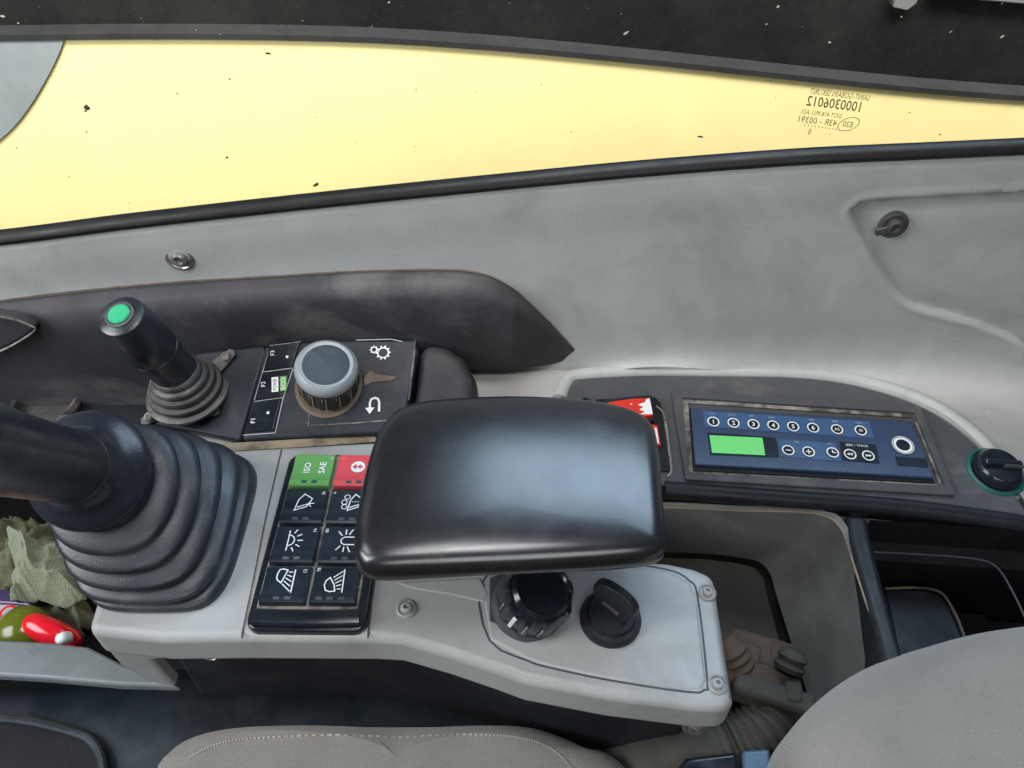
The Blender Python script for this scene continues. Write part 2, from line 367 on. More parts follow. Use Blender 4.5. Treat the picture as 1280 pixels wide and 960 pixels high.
gg = nd(nt, 'ShaderNodeNewGeometry'); nt.links.new(gg.outputs['Position'], dn.inputs['Vector']); nt.links.new(dn.outputs['Fac'], dr.inputs[0])
dd = nd(nt, 'ShaderNodeBsdfDiffuse'); dd.inputs[0].default_value = (.45, .40, .30, 1); m2 = nd(nt, 'ShaderNodeMixShader')
nt.links.new(dr.outputs[0], m2.inputs[0]); nt.links.new(ms.outputs[0], m2.inputs[1]); nt.links.new(dd.outputs[0], m2.inputs[2]); ms = m2
nt.links.new(ms.outputs[0], [n for n in nt.nodes if n.type == 'OUTPUT_MATERIAL'][0].inputs[0]); M['glass'] = g
UP = Vector((0, 0, 1))
def screw(name, p, n, r, parent, mat='steel', ring='shelf', sock=True):
    """recessed round washer with a domed screw head and socket"""
    a = lathe(name, [(r*1.25, -.001), (r*1.25, .0008), (r*1.05, .0016), (r*.95, .0006), (r*.72, .0006), (r*.70, .0028), (r*.55, .0036),
                     (r*.33, .0038), (r*.28, .0018)], p, n, M[mat], parent, seg=24)
    return a
# ================================================================== OUTSIDE, seen through the window
YB = 0.95
top = [(-400, 62), (-200, 53), (0, 50), (200, 48), (420, 51), (600, 61), (800, 79), (1000, 100), (1150, 115), (1280, 125), (1500, 140), (1750, 165)]
tp = crom([PY(x, y, YB) for x, y in top], 5)
boom = thing('boom', (0, YB, 0), 'yellow painted machine boom with black edge strip seen outside the window', 'boom')
ol = tp + [Vector((tp[-1].x, YB, ZC-.6)), Vector((tp[0].x, YB, ZC-.6))]
prism('side_plate', ol, (0, .025, 0), M['yellow'], boom, bevel=.004)
rows = [[p+Vector((0, -.004, d)) for p in tp] for d in (0.0005, .004, .007)]
rows = [[p+Vector((0, .03, 0)) for p in rows[0]]] + rows + [[p+Vector((0, .03, 0)) for p in rows[-1]]]
grid('edge_strip', rows, M['band'], boom)
body = thing('machine_body', (0, 1.06, 0), 'black machine body beyond the yellow boom outside the window', 'machine body')
prism('panel', [Vector((-1.6, 1.06, .1)), Vector((1.9, 1.06, .1)), Vector((1.9, 1.06, 1.9)), Vector((-1.6, 1.06, 1.9))], (0, .1, 0), M['trimblack'], body, bevel=.005)
# a pale catch on the dark body
prism('latch', [PY(x, y, 1.045) for x, y in ((1118, -12), (1152, -12), (1146, 5), (1134, 14), (1116, 10))], (0, .02, 0), M['liner'], body, bevel=.002)
prism('pale_bar', [PY(x, y, 1.045) for x, y in ((1165, -8), (1420, 14), (1420, 18), (1165, -4))], (0, .02, 0), M['shelf'], body, bevel=.002)
gp = crom([PY(x, y, .9475) for x, y in ((80, 49), (74, 66), (60, 95), (36, 135), (8, 168), (-40, 205))], 5)
prism('ground_panel', gp+[PY(-500, 230, .9475), PY(-500, 60, .9475), PY(-200, 52, .9475), PY(0, 48, .9475)], (0, .002, 0), M['concrete'], None, bevel=.0003)
tag(bpy.data.objects['ground_panel'], 'pale grey panel covering the end of the yellow boom outside', 'panel')
# ================================================================== CAB WALL
YW = 0.53
# columns: sill pixel, mid pixel (both on the upright wall), rim pixel on the shelf
SO = P(1010, 555, -.014); SN = Vector((.03, -.10, .995)).normalized()     # shelf plane (radio fascia)
def PS(px, py, lift=0): return PN(px, py, SO+SN*lift, SN)
sill = [(-260, 330), (0, 304), (150, 285), (300, 268), (450, 252), (600, 237), (800, 218), (1000, 203), (1150, 196), (1260, 191), (1360, 186), (1500, 181)]
midp = [(-260, 420), (0, 400), (150, 400), (300, 400), (450, 400), (600, 400), (800, 410), (1000, 412), (1140, 420), (1240, 440), (1330, 462), (1430, 500)]
rim = [(-260, 470), (0, 466), (150, 466), (300, 464), (450, 463), (600, 462), (770, 463), (930, 465), (1060, 476), (1165, 510), (1240, 572), (1290, 640)]
NC = 34
A = crom([PY(x, y, YW) for x, y in sill], NC); B = crom([PY(x, y, YW) for x, y in midp], NC)
R = crom([PS(x, y) if x > 650 else PY(x, 520, YW+.004) for x, y in rim], NC)
# embossed corner panel outline, in wall coordinates (x, z)
emb = [(1066, 272), (1072, 258), (1088, 251), (1180, 245), (1300, 239), (1600, 230), (1700, 560), (1340, 470), (1275, 428), (1225, 406), (1175, 392), (1140, 382), (1118, 364), (1100, 335)]
emb = [PY(x, y, YW) for x, y in emb]; emb = croml(emb, 6); EX = np.array([p.x for p in emb]); EZ = np.array([p.z for p in emb])
def sdist(x, z):
    ax, az = EX, EZ; bx, bz = np.roll(EX, -1), np.roll(EZ, -1)
    dx, dz = bx-ax, bz-az; t = np.clip(((x-ax)*dx+(z-az)*dz)/(dx*dx+dz*dz+1e-12), 0, 1)
    d = np.min(np.hypot(x-(ax+t*dx), z-(az+t*dz)))
    c = (az > z) != (bz > z); xi = ax+(z-az)*dx/np.where(np.abs(dz) < 1e-9, 1e-9, dz)
    return d if np.sum(c & (x < xi)) % 2 else -d
def ss(a, b, t): t = min(1, max(0, (t-a)/(b-a))); return t*t*(3-2*t)
rows = []
NR = 96
for i in range(NR+1):
    t = i/NR; row = []
    for a, b, r in zip(A, B, R):
        # straight from sill to mid, then a soft bend down to the rim
        if t < .6: p = a.lerp(b, t/.6)
        else:
            q = (t-.6)/.4; m = b + (b-a)*.22; p = b.lerp(m, q).lerp(m.lerp(r, q), q)
        d = a.z-p.z
        y = p.y - .0022*ss(.0, .006, d) + .0022*ss(.016, .055, d)            # rolled lip under the window
        if p.x > .2 and t < .9:
            s = sdist(p.x, p.z); y += .0052*ss(-.0008, .0022, s) - .0030*ss(.0025, .022, s) - .0013*math.exp(-((s+.004)/.0032)**2)
        row.append(Vector((p.x, y, p.z)))
    rows.append(row)
rows.insert(0, [p+Vector((0, .012, -.02)) for p in rows[0]])
wall = grid('cab_wall', rows, M['wall'], None, smooth=50); wall['kind'] = 'structure'
# screws in the wall
for (x, y), r in (((225, 322), .0095), ((1117, 281), .009)):
    p = PY(x, y, YW); lathe('screw', [(r*1.25, -.002), (r*1.25, .0012), (r*1.0, .002), (r*.85, .0008), (r*.7, .0008), (r*.66, .004), (r*.4, .0052), (r*.34, .003)], p, (0, -1, .05), M['gaiter'] if x > 900 else M['steel'], wall, seg=24)
p = PY(1107, 287, YW-.001); box('screw_clip', p, .016, .004, .007, M['gaiter'], wall, bevel=.0015, ax=(Vector((.95, 0, .3)), Vector((0, 1, 0)), Vector((-.3, 0, .95))))
# crease where the trim panel meets the wall on the right
# ------------------------------------------------------------------ window
win = thing('side_window', PY(640, 225, YW+.012), 'clear side window glass with printed maker mark and specks of dirt', 'window')
s2 = crom([PY(x, y-2, YW+.014) for x, y in sill], 4)
gv = s2 + [Vector((s2[-1].x, s2[-1].y, ZC+.52)), Vector((s2[0].x, s2[0].y, ZC+.52))]
mk('glass', gv, [tuple(range(len(gv)))], M['glass'], win, smooth=0, solid=0)
fg = Fr(PY(1042, 136, YW+.012), (1, 0, 0), (0, 0, 1))
k = .5/.90/1000*1.0                                           # metres per photo pixel on the pane
def kk(px, py): p = PY(px, py, YW+.012); return ((p-fg.o).dot(fg.x), (p-fg.o).dot(fg.y))
pr = Print(); ft = Fr(fg.o, (1, 0, -.125), (.125, 0, 1)); ft0 = ft
def kt(px, py): p = PY(px, py, YW+.012); return ((p-ft.o).dot(ft.x), (p-ft.o).dot(ft.y))
mw = lambda a, b: (PY(b, 135, YW+.012)-PY(a, 135, YW+.012)).length
pr.text(ft, 'SAINT-GOBAIN SEKURIT', kt(1050, 118), .0042, mw(1011, 1088), True)
pr.text(ft, '1000306012', kt(1043, 129.5), .0075, mw(1008, 1079), True, .25, .008)
pr.text(ft, 'DOT 418 M51 AS3', kt(1027, 142), .0034, mw(1001, 1053), True)
pr.text(ft, '43R - 00391', kt(1022, 151), .0048, mw(997, 1048), True, .2)
pr.text(ft, 'E20', kt(1060, 155), .0042, mw(1054, 1067), True, .2)
c = kt(1060.5, 155); pr.line(ft, [(c[0]+.0072*math.cos(a*.2618), c[1]+.0052*math.sin(a*.2618)+.0016*math.cos(a*.2618)) for a in range(24)], .0005, True)
for i in range(10): c = kt(1006+i*4.3, 156+i*.55); pr.poly(ft, [(c[0]-.0004, c[1]-.0004), (c[0]+.0004, c[1]-.0004), (c[0]+.0004, c[1]+.0004), (c[0]-.0004, c[1]+.0004)])
pr.text(ft, '5', kt(1012, 164), .0040, None, True, .2)
pr.build('glass_print', M['inkbrown'], win)
def specks(name, mat, spots):
    v = []; f = []
    for px, py, s, asp in spots:
        c = PY(px, py, YW+.011); a = random.uniform(-.6, .6); n = 7; b = len(v)
        for j in range(n):
            t = 2*math.pi*j/n; rr = s*.00055*random.uniform(.6, 1.3); X, Z = rr*asp*math.cos(t), rr*math.sin(t)
            v.append(c+Vector((X*math.cos(a)-Z*math.sin(a), 0, X*math.sin(a)+Z*math.cos(a))))
        f.append(tuple(range(b, b+n)))
    o = mk(name, v, f, mat, win, smooth=0); o['kind'] = 'stuff'
specks('dark_specks', M['darkspeck'], [(109, 134, 4.5, 1), (107, 139, 2.5, .8), (395, 231, 2.2, 2.2), (336, 67, 1.6, 2.5), (287, 99, 1.2, 1.3), (284, 197, 1.4, 2), (108, 165, 1, 2), (21, 185, 1.2, 1),
       (86, 221, 1.1, 1), (222, 117, 1, 2.2), (162, 254, 1, 1), (271, 87, .9, 1), (340, 116, .8, 1.4), (202, 188, .8, 1), (677, 106, 1, 1), (714, 165, 1, 1), (875, 171, 1.3, 3), (963, 101, .9, 1), (445, 178, .9, 1.2), (520, 112, .8, 2), (1175, 168, 1, 2)]
       + [(random.uniform(10, 1250), random.uniform(75, 190), random.uniform(.35, .7), random.uniform(1, 2)) for _ in range(30)])
specks('pale_specks', M['speck'], [(783, 41, 1.6, 2.6), (958, 30, 1.3, 1.2), (973, 8, 1.5, 1.3), (1037, 53, 1.5, 1.3), (486, 3, 1.2, 1.3), (1253, 46, 1.6, 1.8), (3, 20, 1.4, 2), (23, 29, 1.2, 1), (1127, 21, 1, 1), (1188, 40, .9, 2)]
       + [(random.uniform(0, 1280), random.uniform(2, 45), random.uniform(.25, .6), random.uniform(1, 2)) for _ in range(16)])
tag(tube('window_seal', [PY(x, y-7, YW+.002) for x, y in sill], .0058, M['seal'], None, n=8, seg=12, up=Vector((0, -1, 0)), flat=1.3),
    'black rubber seal strip along the bottom of the window', 'window seal')
# ------------------------------------------------------------------ dark recessed trim panel behind the controls
cr = [(-260, 418), (-80, 388), (60, 369), (200, 355), (340, 346), (450, 340), (550, 338), (602, 343), (640, 361), (676, 393), (704, 422), (721, 440)]
bt = [(-260, 640), (-80, 600), (60, 565), (200, 520), (340, 485), (450, 474), (550, 464), (596, 462), (632, 461), (668, 459), (698, 453), (722, 443)]
trim = thing('wall_trim', PY(300, 480, YW), 'dark textured trim panel with rounded top lip set into the grey wall', 'trim panel')
rows = []
prof = [(0, .004), (.012, -.002), (.05, -.007), (.12, -.014), (.22, -.019), (.32, -.020), (.5, -.018), (.75, -.013), (1, -.010)]
C0 = crom([(x, y, 0) for x, y in cr], 8); C1 = crom([(x, y, 0) for x, y in bt], 8)
pf = crom([(a, b, 0) for a, b in prof], 4)
for q in pf:
    row = []
    for a, b in zip(C0, C1):
        p = a.lerp(b, q.x); sc = min(1, abs(b.y-a.y)/95)
        row.append(PY(p.x, p.y, YW + q.y*sc*sc - .001 if q.y < 0 else YW+q.y))
    rows.append(row)
grid('panel', rows, M['recess'], trim, smooth=60)
tube('seam_dust', [PY(x, y-1, YW-.0005) for x, y in cr if x > -100], 0.0007, M['grime'], trim, n=6, seg=6)
# ================================================================== LEDGE, LEFT WELL
tag(prism('side_ledge', [P(x, y, -.010) for x, y in ((212, 575), (228, 556), (300, 470), (400, 455), (735, 455), (735, 640), (480, 640), (470, 562))], (0, 0, -.03), M['ledge'], None, bevel=.003),
    'dusty grey ledge running below the dark trim panel', 'ledge')
well = prism('well_floor', [P(x, y, -.16) for x, y in ((-300, 560), (330, 560), (330, 830), (-300, 870))], (0, 0, -.02), M['bin'], None, bevel=.002); tag(well, 'black floor of the well beneath the joystick', 'well floor')
ls = thing('left_shelf', P(90, 500, -.04), 'black shelf with round cup hole behind the joystick', 'shelf')
prism('shelf_top', [P(x, y, -.045) for x, y in ((-300, 600), (-300, 440), (330, 440), (330, 560), (200, 590), (60, 600))], (0, 0, -.02), M['black'], ls, bevel=.003)
lathe('cup_ring', [(.027, 0), (.031, 0), (.032, .006), (.029, .010), (.026, .009), (.024, .004), (.023, -.01), (.001, -.012)], P(60, 510, -.044), (0, 0, 1), M['gaiter'], ls, seg=40)
box('clip', P(86, 524, -.035), .02, .008, .006, M['shelf'], ls, bevel=.002)
hk = thing('side_pocket', PY(-20, 420, .47), 'dark moulded pocket with pale worn edge at end of trim panel', 'pocket')
po = [PY(x, y, .500) for x, y in ((-90, 396), (-30, 393), (10, 397), (34, 405), (46, 412), (30, 424), (0, 440), (-90, 468))]
prism('body', po, (0, .012, 0), M['recess'], hk, bevel=.004)
tube('worn_edge', [PY(x, y, .4990) for x, y in ((-60, 395), (-10, 395), (20, 400), (38, 407), (44, 412), (30, 423), (0, 439), (-60, 460))], .0009, M['dustgrey'], hk, n=5, seg=6)
# ================================================================== CONSOLE
con = thing('control_console', P(500, 700, -.2), 'worn light grey control console with dark underside beside the seat', 'console')
TK = .034
def slab(name, pts, z=0, d=TK, mat='grey', bev=.006, par=con, shrink=None):
    return prism(name, [P(x, y, z) for x, y in pts], (0, 0, -d), M[mat], par, bevel=bev, seg=4)
slab('top_shell', [(225, 564), (340, 557), (520, 547), (600, 545), (690, 690), (770, 697), (835, 701), (868, 708), (893, 718), (918, 874), (913, 886), (870, 885), (760, 871), (655, 851), (620, 838), (560, 818), (500, 801), (465, 799), (304, 798), (200, 799), (107, 789), (122, 740), (150, 660), (195, 590)], bev=.007)
# fascia under the top
# lower body pieces (dark underside)
prism('underside', [P(x, y, -.04) for x, y in ((190, 775), (300, 775), (470, 778), (570, 805), (660, 832), (870, 866), (880, 740), (600, 640), (300, 640), (200, 690))], (0, 0, -.13), M['black'], con, bevel=.004)
FY = P(200, 799, 0).y
prism('corner_fascia', [PY(x, y, FY+.007) for x, y in ((122, 800), (180, 800), (290, 800), (240, 824), (205, 824), (190, 826), (205, 844), (220, 860), (190, 854), (150, 832))], (0, .012, 0), M['grey'], con, bevel=.003)
screw('screw', P(262, 815, -.055)+Vector((0, .0, 0)), (0, -1, .2), .007, con)
screw('screw', P(868, 907, -.06), (0, -1, .3), .007, con)
# raised lid plate on the rear panel
plate = [(600, 735), (640, 705), (760, 703), (835, 712), (862, 726), (872, 745), (884, 850), (880, 862), (860, 865), (760, 850), (685, 834), (660, 826), (612, 801)]
prism('cover_plate', [P(x, y, .0008) for x, y in plate], (0, 0, -.006), M['grey'], con, bevel=.003, seg=4)
def groove(pts, r, mat, par, z=.0, nm='seam', n=5, closed=False): return tube(nm, [P(x, y, z) for x, y in pts], r, M[mat], par, n=n, seg=6, flat=.5, closed=closed)
groove([(x, y) for x, y in plate], .0007, 'shelf', con, .0002, 'plate_seam', 3, True)
slab('pocket_cover', [(496, 728), (600, 722), (612, 745), (604, 752), (560, 742), (515, 735)], .0012, .004, 'grey', .0012)
for x, y in ((508, 761), (884, 741), (897, 856)): screw('screw', P(x, y, .0005), (0, 0, 1), .0056 if x < 600 else .005, con, 'grey')
for sp in ([(352, 562), (334, 640), (318, 720), (304, 786), (303, 797)], [(476, 640), (470, 700), (465, 750), (461, 786), (460, 797)]):
    groove(sp, .0007, 'shelf', con, .0001, 'seam')
    groove([(x+1.3, y) for x, y in sp[1:4]], .0005, 'tan', con, .0001, 'dust_seam')
# dusty strip where the console meets the module
groove([(228, 562), (300, 558), (400, 552), (470, 547)], .0045, 'tan', con, -.002, 'dust_seam')
# knob plate and rotary knob, ignition switch
slab('knob_base', [(612, 722), (640, 712), (650, 790), (612, 776)], .0016, .004, 'shelf', .0006)
kb = P(660, 758, .0); kx = (P(682, 731, .045)-kb).normalized()
rk = thing('rotary_knob', kb, 'black ribbed rotary knob with white pointer below the armrest', 'knob')
def ribs(a, h): return 1+.025*(1 if math.sin(a*9) > 0 else -1)
lathe('skirt', [(.026, 0), (.0265, .006), (.024, .010)], kb, kx, M['shelf'], rk, seg=48)
lathe('grip', [(.0235, .008), (.0245, .012), (.024, .030), (.0215, .036)], kb, kx, M['gloss'], rk, seg=90, rfun=ribs, smooth=30)
lathe('cap', [(.0200, .034), (.0200, .0385), (.0175, .041), (.016, .0395), (.001, .039)], kb, kx, M['gloss'], rk, seg=48)
bx_, by_, bn_ = basis(kx)
for ang, ln, mt in ((228, .018, 'white'), (200, .012, 'steel'), (250, .015, 'steel'), (275, .014, 'steel')):
    a = math.radians(ang); d = bx_*math.cos(a)+by_*math.sin(a); box('pointer' if mt == 'white' else 'pale_rib', kb+d*.0247+kx*.023, .0028 if mt == 'white' else .0014, .0012, ln, M[mt], rk, ax=(d.cross(kx), d, kx), bevel=.0004)  # white pointer, plus thin pale strips on a few ribs of the grip
ib = P(762, 776, .0); ix = (P(770, 749, .03)-ib).normalized()
ig = thing('ignition_switch', ib, 'black ignition switch with rubber covered key inserted', 'switch')
lathe('collar', [(.0205, 0), (.021, .005), (.0195, .008), (.0165, .0085), (.0155, .012), (.012, .0125)], ib, ix, M['black'], ig, seg=44)
d1 = (P(795, 770, .02)-P(745, 735, .02)).normalized(); ky, kz = d1, ix; kn = d1.cross(ix).normalized()
ko = [ib+ix*h+d1*a for a, h in ((-.008, .008), (-.012, .018), (-.0165, .028), (-.0155, .037), (-.009, .042), (.003, .043), (.013, .039), (.0165, .031), (.013, .020), (.008, .008))]
prism('key_bow', [p-kn*.0035 for p in croml(ko, 3)], kn*.007, M['black'], ig, bevel=.0018)
prism('key_slot', [ib+ix*h+d1*a-kn*.0042 for a, h in ((-.007, .021), (.006, .020), (.006, .0235), (-.007, .0245))], kn*.0084, M['gaiter'], ig, bevel=.0003)
# ------------------------------------------------------------------ switch keypad
TLp, BLp, BRp = P(370, 567, .009), P(320, 756, .009), P(446, 757, .009)
kw_ = (BRp-BLp).length; kh_ = (TLp-BLp).length
fk = Fr(BLp, BRp-BLp, TLp-BLp)
kp = thing('switch_keypad', P(400, 665, 0), 'black keypad of eight switch keys with white symbols set in the console', 'keypad')
def rrect(fr, x0, y0, x1, y1, r, n=4, e=0):
    out = []
    for cx, cy, a0 in ((x1-r, y0+r, -90), (x1-r, y1-r, 0), (x0+r, y1-r, 90), (x0+r, y0+r, 180)):
        for i in range(n+1):
            a = math.radians(a0+90*i/n); out.append(fr.at(cx+r*math.cos(a), cy+r*math.sin(a), e))
    return out
prism('bezel', rrect(fk, -.0045, -.0175, kw_+.0085, kh_+.0035, .009), fk.n*-.012, M['gloss'], kp, bevel=.0025, e=None) if False else prism('bezel', [p-fk.n*.004 for p in rrect(fk, -.0055, -.0165, kw_+.0085, kh_+.0035, .009)], fk.n*-.012, M['gloss'], kp, bevel=.0025)
prism('bed', [p-fk.n*.0035 for p in rrect(fk, -.0005, -.001, kw_+.0005, kh_+.0005, .002)], fk.n*-.004, M['dustgrey'], kp, bevel=.0004)
# lower lip of the bezel
tube('bezel_lip', [fk.at(x, y, -.001) for x, y in ((-.002, -.008), (.01, -.0085), (kw_/2, -.009), (kw_-.008, -.0085), (kw_+.003, -.008))], .0062, M['gloss'], kp, n=5, flat=.5)
cw = kw_/2; gap = .0022; rowf = [0, .235, .487, .745, 1.0]        # bottom to top
inkt = []
for r in range(4):
    for c in range(2):
        x0 = c*cw+gap/2; x1 = (c+1)*cw-gap/2; y0 = rowf[r]*kh_+gap*.45; y1 = rowf[r+1]*kh_-gap*.55
        mat = ('green' if c == 0 else 'red') if r == 3 else 'key'
        # rocker: slightly concave face, raised lower edge
        NXg = 8; rows = []
        prof_ = [(0, -.004), (0.01, .0012), (.05, .0026), (.14, .0028), (.18, .0020), (.5, .0010), (.9, .0018), (.97, .0010), (1, -.004)]
        for t, h in prof_:
            row = []
            for i in range(NXg+1):
                s = i/NXg; e = h if 0 < i < NXg else -.004
                if 0 < i < NXg: s = .02+.96*(i-1)/(NXg-2)
                row.append(fk.at(x0+(x1-x0)*s, y0+(y1-y0)*t, e))
            rows.append(row)
        key = grid('key', rows, M[mat], kp, smooth=30)
        lab = {(3, 0): 'green ISO SAE key', (3, 1): 'red key with white arrow disc', (2, 0): 'wiper symbol key', (2, 1): 'washer symbol key', (1, 0): 'work light symbol key',
               (1, 1): 'beacon symbol key', (0, 0): 'dipped lamp symbol key', (0, 1): 'raised lamp symbol key'}[(r, c)]
        key['label'] = lab
        # indicator windows in the lower edge
        for q in ((.38, .62) if (r, c) != (0, 1) else (.22, .45, .7)):
            pw = Print(); fr = fk.sh(x0+(x1-x0)*q, y0+(y1-y0)*.095); fr.o += fk.n*.0026; pw.poly(fr, [(-.0022, -.0012), (.0022, -.0012), (.0022, .0012), (-.0022, .0012)])
            pw.build('indicator', M['shelf'] if r < 3 else M['teal'], key)
        fr = Fr(fk.at((x0+x1)/2, y0+(y1-y0)*.58, .0016), fk.x, fk.y); pr = Print(); u = (x1-x0)/30.; W_ = .00085
        fr.x, fr.y = fr.x, fr.y
        def L(pts, closed=False, wd=W_): pr.line(fr, [(a*u, b*u) for a, b in pts], wd, closed)
        if (r, c) == (3, 0):
            rt = fr.rot(90); pr.text(rt, 'ISO', (-1*u, 4*u), .0052, None, bold=.02); pr.text(rt, 'SAE', (-1*u, -7*u), .0052, None, bold=.02); pr.text(rt, '10', (8*u, -12.6*u), .0022)
        elif (r, c) == (3, 1):
            pr.disc(fr, (1*u, 0), 5.2*u, 28); pr.text(fr.rot(90), '1', (8*u, 11*u), .0022)
            pd = Print(); fd = Fr(fr.o+fr.n*.0003, fr.x, fr.y); pd.line(fd, [(-2.4*u, 0), (4.4*u, 0)], .0013); pd.poly(fd, [(-3.2*u, 0), (-.4*u, -2.6*u), (-.4*u, 2.6*u)]); pd.poly(fd, [(.6*u, 0), (3*u, -2.4*u), (3*u, 2.4*u)]); pd.build('arrow_mark', M['red'], key)
        elif (r, c) == (2, 0):
            L([(-6, -7), (-4.5, 2), (-1, 7), (5, 3), (2, -4)], True); L([(-4.5, -4.5), (3, -1.5), (7, -1)]); L([(3, -1.5), (5, -4)]); pr.text(fr.rot(90), '36', (8*u, -12*u), .0024)
        elif (r, c) == (2, 1):
            L([(-1, -7), (0, 2), (3, 7), (8, 3), (6, -4)], True); L([(0, -4.5), (7, -1.5)])
            for a in (1.5, 3.5, 5.5): pr.disc(fr, (a*u, .5*u), .45*u)
            for a, b in ((-2.5, 4.5), (-4, 0), (-3.5, -4)): pr.ring(fr, (a*u, b*u), 1.9*u, .0006, 14)
            pr.text(fr.rot(90), '4', (8*u, 12*u), .0024)
        elif (r, c) == (1, 0):
            L([(-5, -8), (-5, 8)]); pr.ring(fr, (-5*u, 0), 4.2*u, W_, 14, -90, 90)
            for a in (-60, -30, 0, 30, 60): L([(-5+6.4*math.cos(math.radians(a)), 6.4*math.sin(math.radians(a))), (-5+10*math.cos(math.radians(a)), 10*math.sin(math.radians(a)))])
            pr.text(fr.rot(90), '74', (8*u, -12*u), .0024)
        elif (r, c) == (1, 1):
            L([(9, 3), (1, 3), (-.8, 1.8), (-1.4, 0), (-.8, -1.8), (1, -3), (9, -3)]); L([(9, -5.5), (9, 4)])
            for a, b in ((-3, 5), (1.5, 6), (5.5, 6), (-3, -5), (1.5, -6), (5.5, -6)): L([(a*.55+.6, b*.8), (a*1.15-.5, b*1.5)])
            pr.text(fr.rot(90), '80', (8*u, 12*u), .0024)
        elif (r, c) == (0, 0):
            L([(-6.6, 1.9), (-6.5, 5), (-5.6, 7.8), (-3.5, 8.5), (-.3, 7.5), (-3, -1.9), (-5.6, 0)], True); L([(4.6, 8), (4.7, -9)])
            for i in range(5): t = i/4; L([(.7-2.7*t, 6.1-8.9*t), (3.3+.4*t, 6.1-14.1*t)], wd=.0007)
            pr.text(fr.rot(90), '12', (7*u, -11*u), .0024)
        else:
            L([(-3.8, 2.3), (-6, 0), (-6.7, -3.3), (-5.4, -7), (-2.6, -8), (.7, -7.5), (-.4, -3)], True); L([(4.8, 8.5), (5.4, -8.7)])
            for i in range(5): t = i/4; L([(-1.6+3.5*t, 2.3-8.4*t), (3.9+.3*t, 7-13.1*t)], wd=.0007)
            pr.text(fr.rot(90), '78', (8*u, 12*u), .0024)
        pr.build('symbol', M['white'], key)['kind'] = 'stuff'
# ------------------------------------------------------------------ display control module
mo = P(400, 546, .004); MN = Vector((-.05, -.45, .89)).normalized()
def PM(px, py, e=0): return PN(px, py, mo+MN*e, MN)
mod = thing('control_module', P(400, 500, -.01), 'black control module with rotary knob and F1 F2 F3 keys', 'control module')
prism('housing', [PM(x, y) for x, y in ((330, 433), (360, 427), (440, 424), (520, 424), (523, 440), (512, 495), (503, 540), (400, 546), (302, 551))], MN*-.03, M['module'], mod, bevel=.003)
sf = [PM(x, y) for x, y in ((524, 424), (556, 428), (578, 442), (592, 468), (596, 500), (590, 540), (508, 540), (516, 495))]
prism('side_flank', [p-MN*.004 for p in sf], MN*-.04, M['recess'], mod, bevel=.012, seg=5)
fm = Fr(PM(302, 549), PM(490, 540)-PM(302, 549), PM(330, 435)-PM(302, 549))
# F keys
KQ = {'F1': [(306, 541), (342, 538), (352, 498), (318, 503)], 'F2': [(319, 500), (353, 496), (364, 462), (329, 466)], 'F3': [(330, 463), (365, 459), (376, 428), (338, 433)]}
for nme, q in KQ.items():
    ky_ = prism('key', [PM(x, y, .0005) for x, y in q], MN*.0018, M['gloss'], mod, bevel=.0006); ky_['label'] = 'black '+nme+' key'
    o = [PM(x, y, .0024) for x, y in q]; fr = Fr((o[0]+o[2])/2, o[1]-o[0], o[3]-o[0]); pr = Print()
    pr.text(fr.rot(90), nme, (-.004 if nme == 'F1' else 0.0015 if nme == 'F2' else .004, .0085), .0036)
    if nme != 'F2': pr.disc(fr, (.004, -.001 if nme == 'F3' else .002), .0012)
    pr.build('symbol', M['white'], ky_)
    if nme == 'F2':
        for xo, mt, tx in ((.0015, 'white', 'POWER'), (.0085, 'green', 'ECO')):
            p2 = Print(); p2.poly(fr, [(xo-.0028, -.0065), (xo+.0028, -.0065), (xo+.0028, .0065), (xo-.0028, .0065)]); p2.build('badge', M[mt], ky_)
            p3 = Print(); f3 = fr.rot(90); f3.o += fr.n*.0002; p3.text(f3, tx, (0, -xo), .0034, .0105); p3.build('lettering', M['radiodark'] if mt == 'white' else M['white'], ky_)
# worn light edges of the keys and the plate round the knob
def gm(pts, r, mat, nm='worn_seam', e=.0004): return tube(nm, [PM(x, y, e) for x, y in pts], r, M[mat], mod, n=1, seg=6, flat=.5)
gm([(304, 544), (344, 541), (354, 497), (366, 461)], .0005, 'dimwhite'); gm([(318, 502), (353, 497)], .0005, 'dimwhite'); gm([(329, 465), (365, 460)], .0005, 'dimwhite')
gm([(318, 500), (338, 432), (376, 427)], .0004, 'dimwhite')
gm([(388, 503), (385, 532), (440, 529), (490, 525)], .0007, 'dustgrey'); gm([(445, 425), (490, 424), (503, 427)], .0005, 'dimwhite')
gm([(519, 425), (517, 450), (511, 500)], .0007, 'dustgrey')
prism('dust_patch', [PM(x, y, .0004) for x, y in ((455, 474), (462, 463), (470, 468), (488, 470), (499, 472), (488, 476), (466, 478), (456, 482))], MN*.0005, M['grime'], mod, bevel=.0002)
lathe('dial_well', [(.0285, .0001), (.0285, .0012), (.026, .0018), (.024, .0010)], PM(411, 482), MN, M['grime'], mod, seg=48)
kc = PM(411, 481, .001)
def ribs2(a, h): return 1+.02*(1 if math.sin(a*14) > 0 else -1)
KA = (PM(407, 453, .036)-kc).normalized()
lathe('dial_skirt', [(.0243, 0), (.0248, .003), (.0246, .021), (.0235, .024)], kc, KA, M['knobskirt'], mod, seg=140, rfun=ribs2, smooth=25)
lathe('dial_ring', [(.0240, .021), (.0254, .0235), (.0258, .0275), (.0243, .0315), (.0216, .0335), (.0196, .0328)], kc, KA, M['ringgrey'], mod, seg=60)
lathe('dial_face', [(.0202, .026), (.0200, .0322), (.0185, .0330), (.001, .0336)], kc, KA, M['knobtop'], mod, seg=60)
ax_, ay_, an_ = basis(KA)
